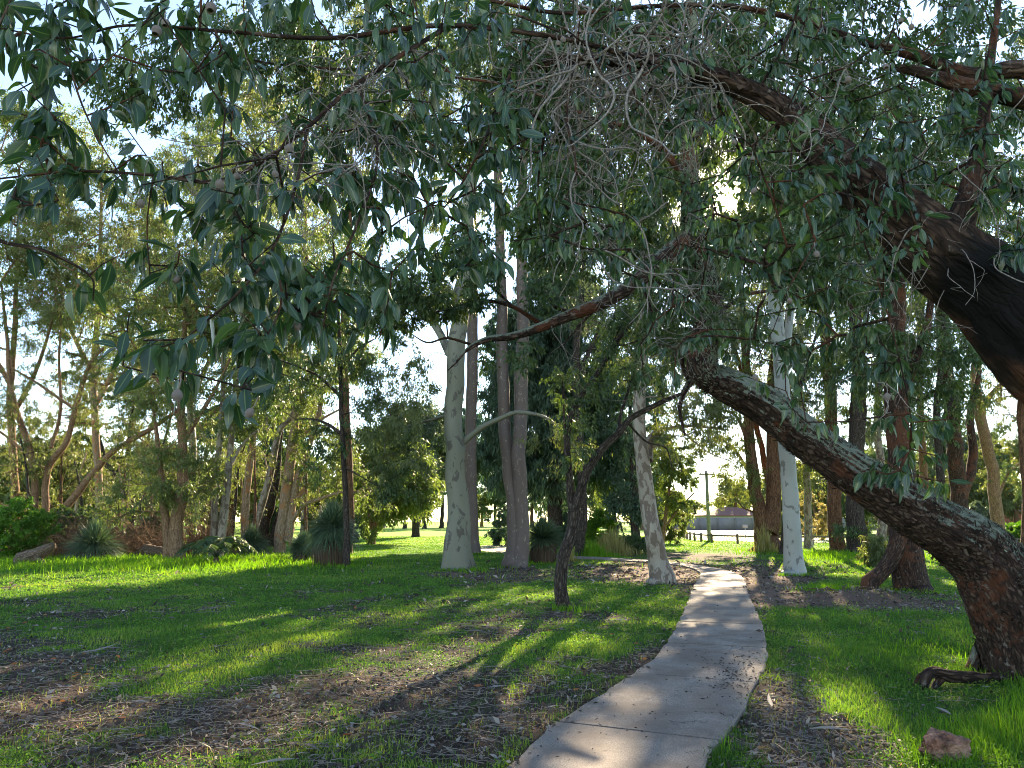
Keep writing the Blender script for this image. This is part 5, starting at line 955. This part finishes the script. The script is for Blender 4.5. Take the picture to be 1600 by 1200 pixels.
for (x0, y0, x1, y1, n, ln, r0) in [(820, -40, 1120, 160, 120, 1.0, .0075), (400, 60, 640, 260, 110, .6, .0036), (880, 60, 1100, 400, 90, .9, .006), (1180, 0, 1340, 260, 50, .7, .0035), (1360, 220, 1600, 460, 50, .8, .0045), (1300, 380, 1440, 620, 16, .4, .003), (1000, 300, 1120, 640, 30, .7, .003), (240, 200, 500, 330, 26, .4, .0022)]:
    q = near_nodes(x0, y0, x1, y1)
    if len(q): tangle(OT, TW, q, n, ln, r0, .42, .5, 24, 2)
OE = OT.build(('trunk', 'twigs', 'foliage')); OT.B = MB()
add_nuts(OT, OE, NUT1, 0); add_nuts(OT, OE, NUT2, 0)
TW.build('twigs', M['twig_grey'], OE, OT.base)
fk = MB(); flakes(fk, Osurf, 2600, .045, .02, .06, R, avoid=(P(1600, 470, 4.1), 1.0)); fk.build('bark_flakes', M['flake'], OE, OT.base)['kind'] = 'stuff'

# ------------------------------------------------------------------ grass trees, cycad, shrubs
def needles(mb, c, n, L, W, R, el0, el1, droop, rnd=None, seg=5, rad=.04, azr=None):
    az = R.uniform(0, 2 * math.pi, n) if azr is None else R.uniform(azr[0], azr[1], n); el = R.uniform(el0, el1, n)
    d = np.stack([np.cos(az) * np.cos(el), np.sin(az) * np.cos(el), np.sin(el)], -1); Ls = L * R.uniform(.75, 1.1, n)
    s = unit(np.cross(d, np.array([0, 0, 1.]) + R.normal(0, .3, (n, 3)))); dr = droop * R.uniform(.4, 1.5, n) * np.cos(el)
    t = np.linspace(0, 1, seg)[None, :, None]; p = np.array(c) + d[:, None] * (rad + t * Ls[:, None, None]) - np.array([0, 0, 1.]) * (t ** 2.2) * (dr * Ls)[:, None, None]
    wv = W * np.array([1, .9, .8, .6, .1])[None, :seg, None] * .5
    V = np.stack([p - s[:, None] * wv, p + s[:, None] * wv], 2).reshape(n, seg * 2, 3); o = np.arange(n)[:, None] * seg * 2; i = np.arange(seg - 1)[None] * 2
    f = np.stack([o + i, o + i + 1, o + i + 3, o + i + 2], -1).reshape(-1, 4)
    mb.add(V, f, np.repeat(R.random(n) if rnd is None else rnd, seg * 2))
def grass_tree(px, py, w_, h_, lab, seed, skirt=.5, trunk=True, droop=.35, leaf='grasstree', n=2200, dd=None):
    R = np.random.default_rng(seed); b = G(px, py) if dd is None else P(px, 812, dd) * np.array([1, 1, 0]); d = b[1]; Wm = w_ * d / F; Hm = h_ * d / F; b[2] = 0
    e = empty('grass_tree', b, lab, 'grass tree', 'grass trees')
    c = np.array([0, 0, Hm * skirt]); Lb = min(Wm * .56, Hm * (1 - skirt) * 1.05)
    m = MB(); pts = np.array([[0, 0, -.1], [.02, 0, Hm * skirt * .5], [0, 0, Hm * skirt]]); tube(m, catmull(pts, 4), np.full(9, Wm * .09), 12, .15, 5, seed, ridges=.3); m.build('trunk', M['darkbark'], e)
    m = MB(); needles(m, c, n, Lb, .016 * max(1, d / 20), R, -.15, 1.5, droop); needles(m, c, n // 3, Lb * 1.05, .016 * max(1, d / 20), R, -.6, .5, droop * .5); m.build('leaves', M[leaf], e)
    if skirt > .12:
        m = MB(); ns = int(n * 1.2); az = R.uniform(0, 6.283, ns); r0 = Wm * .08; zt = Hm * skirt * R.uniform(.55, 1.1, ns)
        rr = Wm * R.uniform(.16, .36, ns); top = np.stack([np.cos(az) * r0, np.sin(az) * r0, zt], -1); out = np.stack([np.cos(az) * rr, np.sin(az) * rr, zt * .72], -1)
        bot = np.stack([np.cos(az) * rr * R.uniform(.7, 1., ns), np.sin(az) * rr * .9, np.maximum(.01, zt - Hm * skirt * R.uniform(.7, 1.2, ns))], -1)
        s = np.stack([-np.sin(az), np.cos(az), 0 * az], -1) * (.009 * max(1, d / 20)); V = np.stack([top - s, top + s, out + s, out - s, bot + s, bot - s], 1); o = np.arange(ns)[:, None] * 6
        m.add(V, np.concatenate([np.concatenate([o, o + 1, o + 2, o + 3], 1), np.concatenate([o + 3, o + 2, o + 4, o + 5], 1)]), np.repeat(R.random(ns), 6)); m.build('skirt', M['skirt'], e)
    return e
grass_tree(517, 884, 82, 104, 'biggest grass tree, round green mop over a tall brown skirt, left of centre', 301, .52, droop=.55, n=2600)
grass_tree(473, 878, 44, 48, 'small grass tree tucked at the left foot of the biggest one', 302, .45, n=1800)
grass_tree(849, 880, 62, 88, 'grass tree with short dark skirt, right of the twin mottled trunks', 303, .42, droop=.2, n=1700)
grass_tree(146, 876, 88, 66, 'ragged grass tree with hardly any trunk beside the fallen log at the left', 304, .28, droop=.6, n=1700)
grass_tree(222, 862, 84, 54, 'pale flat-topped grass tree above a dead brown mound in the left wood', 305, .5, droop=.9, n=1500)
grass_tree(392, 866, 60, 46, 'low grey rounded grass tree partly behind the dark arching palm', 306, .3, droop=.8, n=1500)
# cycad with arching fronds
b = G(337, 884); d = b[1]; e = empty('cycad', b, 'dark palm-like cycad with arching feathery fronds in the left lawn', 'cycad'); R = np.random.default_rng(310)
m = MB(); tube(m, np.array([[0, 0, -.1], [0, 0, .12], [0, 0, .28]]), np.array([.13, .14, .08]), 12, .2, 5, 3, ridges=.4); m.build('trunk', M['deadwood'], e)
fan = [(a + R.normal(0, .12), R.uniform(.75, 1.35)) for a in np.linspace(0, 6.28, 22, endpoint=False)]
for k, (az, el) in enumerate(fan):
    m = MB(); L = R.uniform(1.6, 2.1); t = np.linspace(0, 1, 14); h = np.cos(el) * L * t + .15 * L * t ** 2; z = .25 + np.sin(el) * L * t * (1 - .35 * t) - .42 * L * t ** 3.2
    c = np.stack([np.cos(az) * h, np.sin(az) * h, np.maximum(z, .03)], -1); walks(m, c[None], .009, .003, 4)
    cc = catmull(c[3:], 5); td = unit(np.gradient(cc, axis=0)); sd_ = unit(np.cross(td, [0, 0, 1.]))
    for sg in (-1, 1): leaf4(m, cc, sd_ * sg + td * .7 + np.array([0, 0, -.45]), .34 * np.sin(np.linspace(.35, 2.9, len(cc))) + .03, .03, R, rnd=R.random(len(cc)) * .6)
    m.build('frond', M['dark_leaf'], e)
# shrubs
def shrub(nm, lab, px, py, w_, h_, leaf, seed, n=40, m_=70, L=.07, W=.03, dd=None, grp=None, droop=.2, cat='shrub', bark='orangebark', size=None):
    b = G(px, py) if dd is None else P(px, 812, dd) * np.array([1, 1, 0]); d = b[1]; T = Tree(nm, lab, grp, bark, leaf, seed=seed, cat=cat); T.base = b; R = T.R; Wm = w_ * d / F / 2; Hm = h_ * d / F
    for k in range(5):
        a = R.uniform(0, 6.28); q = b + np.array([math.cos(a) * Wm * .4, math.sin(a) * Wm * .4, Hm * .55]); T.limb([b + [R.normal(0, .03), R.normal(0, .03), 0], (b + q) / 2 + [0, 0, .05], q], [.02, .015, .008], 6, trunk=True)
    pts = ellip(R, b + [0, 0, Hm * .5], (Wm, Wm, Hm * .5), n, .5); pts[:, 2] = np.maximum(pts[:, 2], .06)
    e, v = T.grow(pts, .3, rtip=.003); T.clumps(e, v, m_, size or min(.3, Hm * .3), L, W, droop, tr=.002); return T.build(('stem', 'twigs', 'foliage'))
shrub('green_shrub', 'bright green leafy shrub crowding the left edge beside the fallen log', 20, 874, 110, 88, 'bright_leaf', 320, 110, 90, .085, .04)
shrub('lime_shrub', 'glowing lime-green shrub at the right foot of the dark drooping tree', 938, 850, 46, 56, 'bright_leaf', 321, 40, 90, .14, .06, dd=42)
shrub('low_dark_shrub', 'low dark green shrub at the path side left of the patchy gum foot', 985, 864, 60, 26, 'dark_leaf', 322, 36, 70, .12, .04, dd=37)
shrub('weeping_shrub', 'small weeping pale-leaved shrub at the foot of the dark trunk of the pair', 1372, 866, 60, 46, 'olive_leaf', 323, 36, 40, .14, .03, dd=27, droop=1.)
shrub('hedge_shrub', 'long clipped green hedge at the far right behind the bent forked tree', 1590, 842, 90, 30, 'bright_leaf', 324, 70, 90, .16, .07, dd=50)
shrub('tan_bush', 'leafless tan bush glowing in the sun beyond the road, right of the white gum', 1268, 840, 60, 80, 'strawgrass', 325, 50, 70, .2, .03, dd=62, cat='bush')
shrub('pale_bush', 'pale dusty bush overhanging the log fence left of the power pole', 1046, 842, 50, 60, 'olive_leaf', 326, 46, 70, .17, .04, dd=52, cat='bush')
for k, (px, w_, h_, dd, lf, lab) in enumerate([(110, 80, 70, 36, 'dark_leaf', 'dark undergrowth bush behind the many-stemmed tree'), (175, 80, 60, 38, 'olive_leaf', 'olive undergrowth bush right of the many-stemmed tree'), (250, 60, 60, 40, 'dark_leaf', 'dark bush left of the shaggy trunk'), (330, 50, 60, 44, 'dark_leaf', 'dark bush behind the two pale leaning trunks'), (415, 60, 60, 52, 'dark_leaf', 'dark bush in the shade left of the thick peeling trunks'), (510, 70, 70, 50, 'olive_leaf', 'olive bush behind the biggest grass tree'), (560, 50, 40, 56, 'yellow_leaf', 'yellow-green bush at the lawn edge right of the biggest grass tree'), (895, 60, 60, 44, 'pine_leaf', 'dark bush between the grass tree and the V-forked trunk'), (790, 60, 60, 48, 'pine_leaf', 'dark bush behind the twin mottled trunks'), (1225, 40, 44, 60, 'olive_leaf', 'olive bush beyond the fence left of the white gum'), (1440, 90, 60, 52, 'olive_leaf', 'olive bush behind the stout dark tree'), (1530, 70, 60, 56, 'grey_leaf', 'grey-green bush left of the bent forked tree'), (40, 90, 90, 40, 'olive_leaf', 'tall olive bush behind the bright shrub at the left edge')]):
    shrub('undergrowth_bush', lab, px, 0, w_, h_, lf, 340 + k, 40, 70, .17, .05, dd=dd, cat='bush', grp='undergrowth bushes', droop=.5)
def tuft(nm, lab, px, py, w_, h_, n, mat, seed, cat='grass clump', dd=None, lean=.3):
    b = G(px, py) if dd is None else P(px, 812, dd) * np.array([1, 1, 0]); d = b[1]; R = np.random.default_rng(seed); m = MB(); x = R.normal(0, w_ * d / F * .3, n); y = R.normal(0, w_ * d / F * .25, n)
    blades(m, x, y, 0 * x, h_ * d / F * R.uniform(.3, 1.2, n) * (.25 + .85 * np.exp(-(x / (w_ * d / F * .32)) ** 2)), np.full(n, max(.006, d * .0008)), R, lean); o = m.build(nm, M[mat]); o.location = tuple(b); tag(o, lab, cat); return o
def brush(px, dd, w_, h_, lab, seed):
    b = P(px, 812, dd) * np.array([1, 1, 0]); R = np.random.default_rng(seed); n = 260; W_ = w_ * dd / F; H_ = h_ * dd / F; m = 9; pts = np.zeros((n, m, 3)); cur = np.stack([R.normal(0, W_ * .22, n), R.normal(0, W_ * .2, n), 0 * R.random(n)], -1)
    d = unit(R.normal(size=(n, 3)) * [1, 1, .3] + np.array([0, 0, 1.2])); L = H_ * R.uniform(.5, 1.5, n)
    for i in range(m): pts[:, i] = cur; d = unit(d + R.normal(0, .28, (n, 3)) + np.array([0, 0, -.13 * i * .6])); cur = cur + d * (L / m)[:, None]; cur[:, 2] = np.maximum(cur[:, 2], .02)
    mb = MB(); walks(mb, pts, .014, .006, 3); st = pts[:, 3:].reshape(-1, 3); k = 700; i0 = R.integers(0, len(st), k); q = np.stack([st[i0] + unit(R.normal(size=(k, 3))) * 0, st[i0] + R.normal(0, .22, (k, 3)), st[i0] + R.normal(0, .36, (k, 3))], 1); walks(mb, q, .007, .004, 3)
    o = mb.build('dead_brush', M['orangebark']); o.location = tuple(b); tag(o, lab, 'dead brush')
brush(122, 33, 120, 90, 'tangle of dead brown brush right behind the many-stemmed tree', 401); brush(205, 34, 110, 110, 'tall tangle of dead grey-brown brush left of the shaggy trunk', 402); brush(312, 36, 80, 90, 'tangle of dead brush between the shaggy trunk and the two pale trunks', 403); brush(25, 36, 90, 120, 'tangle of dead brush above the bright shrub at the left edge', 404)
tuft('straw_grass_clump', 'tall straw-yellow grass clump behind the patchy gum', 955, 855, 70, 40, 900, 'strawgrass', 360, dd=36)
tuft('straw_grass_clump', 'sunlit yellow-green grass clump left of the straw-yellow one', 925, 862, 60, 26, 700, 'tallgrass', 361, dd=34)
tuft('dead_grass_stalks', 'pale dead stalks standing against the red two-stemmed tree', 1196, 864, 34, 46, 320, 'strawgrass', 362, lean=.2)
tuft('straw_grass_clump', 'dry twiggy clump right of the grass tree with short skirt', 885, 860, 30, 30, 260, 'strawgrass', 363, dd=30)
# fallen log at the left, with torn end
b = G(48, 884); m = MB(); q = [np.array([-.55, .0, .12]), np.array([-.2, .05, .28]), np.array([.2, .1, .42]), np.array([.62, .2, .72])]
tube(m, catmull(q, 8), np.interp(np.linspace(0, 1, 25), [0, .15, .7, 1], [.16, .26, .24, .14]), 20, .25, 6, 61, ridges=.5)
tube(m, catmull([np.array([.1, 0, .35]), np.array([.35, -.1, .2]), np.array([.7, -.2, .05])], 6), np.linspace(.14, .06, 13), 12, .2, 6, 62, ridges=.4)
o = m.build('fallen_log', M['deadwood']); o.location = tuple(b); tag(o, 'torn brown fallen log leaning at the foot of the many-stemmed tree', 'log')
b = G(232, 874); m = MB(); tube(m, catmull([np.array([-.7, 0, .05]), np.array([-.2, .1, .3]), np.array([.4, 0, .32]), np.array([1.1, -.1, .05])], 8), np.interp(np.linspace(0, 1, 25), [0, .4, 1], [.12, .3, .1]), 18, .3, 6, 63, ridges=.5)
for k in range(7):
    R = np.random.default_rng(630 + k); q0 = np.array([R.uniform(-.6, .9), 0, .3]); q1 = q0 + [R.uniform(-.5, .5), R.uniform(-.3, .1), R.uniform(.1, .5)]; walks(m, catmull([q0, (q0 + q1) / 2 + R.normal(0, .1, 3), q1], 4)[None], .02, .006, 5)
o = m.build('dead_wood_heap', M['deadwood']); o.location = tuple(b); tag(o, 'heap of dead brown wood and bark under the pale flat-topped grass tree', 'wood heap')
b = G(1300, 932); m = MB(); R = np.random.default_rng(65)
for k in range(16):
    q0 = np.array([R.uniform(-.6, .8), R.uniform(-.3, .3), .08]); a = R.uniform(0, 3.14); q1 = q0 + [math.cos(a) * .6, math.sin(a) * .4, R.uniform(-.03, .12)]; walks(m, catmull([q0, (q0 + q1) / 2 + R.normal(0, .05, 3), q1], 4)[None], .02, .007, 5)
o = m.build('stick_pile', M['deadwood']); o.location = tuple(b); tag(o, 'low pile of dark sticks in the bare soil right of the path', 'stick pile')
# rock
import bmesh
bm = bmesh.new(); bmesh.ops.create_icosphere(bm, subdivisions=5, radius=1); v = np.array([q.co[:] for q in bm.verts]); fcs = np.array([[q.index for q in f.verts] for f in bm.faces]); bm.free()
r = 1 + .55 * (fbm(v * 1.3, 5, 2) - .5); R = np.random.default_rng(5)
for k in range(16):
    nrm = unit(R.normal(size=3) + [0, 0, .3]); hh = R.uniform(.62, .92); dd_ = v @ nrm; r = np.where(dd_ * r > hh, hh / np.maximum(dd_, .05), r)
r = r + .30 * (fbm(v * 3.2, 9, 3) - .5) + .26 * (fbm(v * 9, 8, 4) - .5); v = v * r[:, None]
t = NT('red_laterite'); p = t.n('ShaderNodeTexCoord').outputs['Object']; n1 = t.noise(p, 9, 8, .75); n2 = t.noise(p, 3, 4)
c = t.ramp(n1, [(.36, (.03, .014, .010)), (.5, (.22, .10, .07)), (.66, (.46, .25, .18))]); c = t.mix(t.ramp(n2, [(.45, (0, 0, 0)), (.62, (.6, .6, .6))]), c, (.42, .27, .20))
mat = t.done(t.bsdf(c, .95, t.bump(n1, 1., .03)).outputs[0])
b = G(1473, 1188); m = MB(); m.add(v * np.array([.19, .15, .13]) + [0, 0, .065], fcs); o = m.build('rock', mat, smooth=False); o.location = tuple(b); tag(o, 'rough reddish rock in the grass at the bottom right', 'rock')

# ------------------------------------------------------------------ road, fence, pole, bench, walls, houses
def poly(name, pix, z, mat, kind='structure'):
    v = np.array([G(*p) for p in pix]); v[:, 2] = z; m = MB(); m.add(v, [list(range(len(v)))]); return tag(m.build(name, mat, smooth=False), kind=kind)
poly('road', [(1040, 838), (1075, 843.5), (1180, 846.5), (1400, 849), (2100, 856), (2400, 850), (1600, 843), (1185, 840), (1182, 832), (1400, 829), (1400, 826.5), (1040, 826)][:4] + [(2100, 856), (2100, 845), (1600, 843), (1250, 839.5), (1180, 836), (1182, 828), (1030, 828)], .008, M['roaddust'])
poly('sunlit_path_patch', [(752, 853), (790, 851), (815, 856), (830, 862), (790, 866), (750, 861)], .02, plain('sunlit_path_tone', (.36, .31, .26), .9, .3, 4))  # pale sheet on the far path; its sunlit glimmer is put into the colour
e = None; ft = [G(*p) for p in [(1052, 833), (1062, 838), (1078, 843.5), (1108, 847.5), (1145, 849), (1180, 849.8), (1240, 850.6), (1320, 851.6), (1420, 853), (1620, 857)]]
fc = catmull(ft, 12); Ls = np.concatenate([[0], np.cumsum(np.linalg.norm(np.diff(fc, axis=0), axis=1))]); npst = int(Ls[-1] / 2.3)
pp = np.array([[np.interp(s, Ls, fc[:, k]) for k in range(3)] for s in np.linspace(0, Ls[-1], npst)])
e = empty('log_fence', pp[0], 'low log rail fence running along the edge of the pale road', 'fence')
for k, p in enumerate(pp):
    m = MB(); tube(m, np.array([[0, 0, -.1], [0, 0, .3], [0, 0, .62]]) + p, np.full(3, .085), 8, .06, 4, k); m.build('post', M['wood'], e, pp[0])
for k, (a, c) in enumerate(zip(pp[:-1], pp[1:])):
    m = MB(); tube(m, np.array([a + [0, .09, .5], (a + c) / 2 + [0, .09, .5], c + [0, .09, .5]]), np.full(3, .06), 8, .06, 4, k); m.build('rail', M['wood'], e, pp[0])
# power pole
b = G(1108.5, 846); d = b[1]; top = P(1108.5, 736, d)[2]; e = empty('power_pole', b, 'greenish timber power pole with a short crossarm beside the road', 'pole')
m = MB(); tube(m, np.array([[0, 0, -.2], [0, 0, top * .5], [0, 0, top]]), np.array([.15, .13, .11]), 14, .02, 2, 4); m.build('post', M['polewood'], e)
m = MB(); box(m, (0, -.17, top - .25), (1.2, .1, .12)); m.build('crossarm', M['wood'], e)
for s in (-.5, 0., .5):
    m = MB(); tube(m, np.array([[s, -.17, top - .19], [s, -.17, top - .05]]), np.array([.035, .05]), 8, 0, 1, 2); m.build('insulator', M['render'], e)
m = MB(); box(m, (0, -.18, top * .55), (.9, .06, .06)); m.build('brace', M['steel'], e)
# bench
b = G(1258, 856); e = empty('park_bench', b, 'small brown slatted bench on the lawn just right of the white gum', 'bench')
for nm, c, sz in [('seat', (0, 0, .45), (1.1, .1, .035)), ('seat', (0, .13, .45), (1.1, .1, .035)), ('seat', (0, .26, .45), (1.1, .1, .035)), ('backrest', (0, .36, .62), (1.1, .035, .1)), ('backrest', (0, .38, .78), (1.1, .035, .1)), ('leg', (-.45, .13, .21), (.05, .36, .43)), ('leg', (.45, .13, .21), (.05, .36, .43))]:
    m = MB(); box(m, c, sz); m.build(nm, M['bench'] if nm != 'leg' else M['steel'], e)
b = G(1165, 840); e = empty('road_sign', b, 'tiny pale sign on a post at the road edge right of the power pole', 'sign')
m = MB(); tube(m, np.array([[0, 0, -.1], [0, 0, 1.1]]), np.array([.03, .03]), 8, 0, 1, 2); m.build('post', M['steel'], e); m = MB(); box(m, (0, -.05, 1.0), (.45, .03, .3)); m.build('plate', M['render'], e)
# boundary walls and houses
x0, x1 = P(1040, 812, 118)[0], P(1420, 812, 118)[0]; e = empty('boundary_fence', (x0, 118, 0), 'long grey panelled fence on the far side of the road', 'fence')
for k in range(14):
    w_ = (x1 - x0) / 14; m = MB(); box(m, (w_ * (k + .5), 0, .95), (w_ - .12, .06, 1.9)); m.build('panel', M['metalwall'], e); m = MB(); box(m, (w_ * k, 0, 1.0), (.12, .12, 2.0)); m.build('post', M['metalwall'], e)
def house(px, d, W, Dp, wh, rh, wall, roof, lab):
    b = P(px, 812, d); b[2] = 0; e = empty('house', b, lab, 'house'); m = MB(); box(m, (0, Dp / 2, wh / 2), (W, Dp, wh)); wl_ = m.build('wall', M[wall], e, smooth=False)
    o = .5; m = MB(); a = [(-W / 2 - o, -o, wh), (W / 2 + o, -o, wh), (W / 2 + o, Dp + o, wh), (-W / 2 - o, Dp + o, wh)]; r0 = (-W / 2 + Dp / 2, Dp / 2, wh + rh); r1 = (W / 2 - Dp / 2, Dp / 2, wh + rh); lo = [(p[0], p[1], wh - .15) for p in a]
    m.add(a + [r0, r1] + lo, [[0, 1, 5, 4], [2, 3, 4, 5], [1, 0, 6, 7], [2, 1, 7, 8], [3, 2, 8, 9], [0, 3, 9, 6], [9, 8, 7, 6]]); m.f.append((np.array([[1, 2, 5], [3, 0, 4]]), 0)); m.build('roof', M[roof], e, smooth=False)
    for k in (-.3, .05, .32):
        m = MB(); box(m, (W * k, -.03, wh * .55), (1.6, .08, 1.2)); f = m.build('window', M['render'], e, smooth=False); m = MB(); box(m, (W * k, -.09, wh * .55), (1.4, .05, 1.0)); m.build('pane', M['window'], f, smooth=False)
house(1150, 140, 11, 8, 2.4, 1.5, 'render', 'roofdark', 'low pale house with a brown hip roof beyond the road and grey fence')
house(1600, 82, 12, 8, 2.5, 1.8, 'brick', 'roofdark', 'low red brick house behind the hedge at the far right')
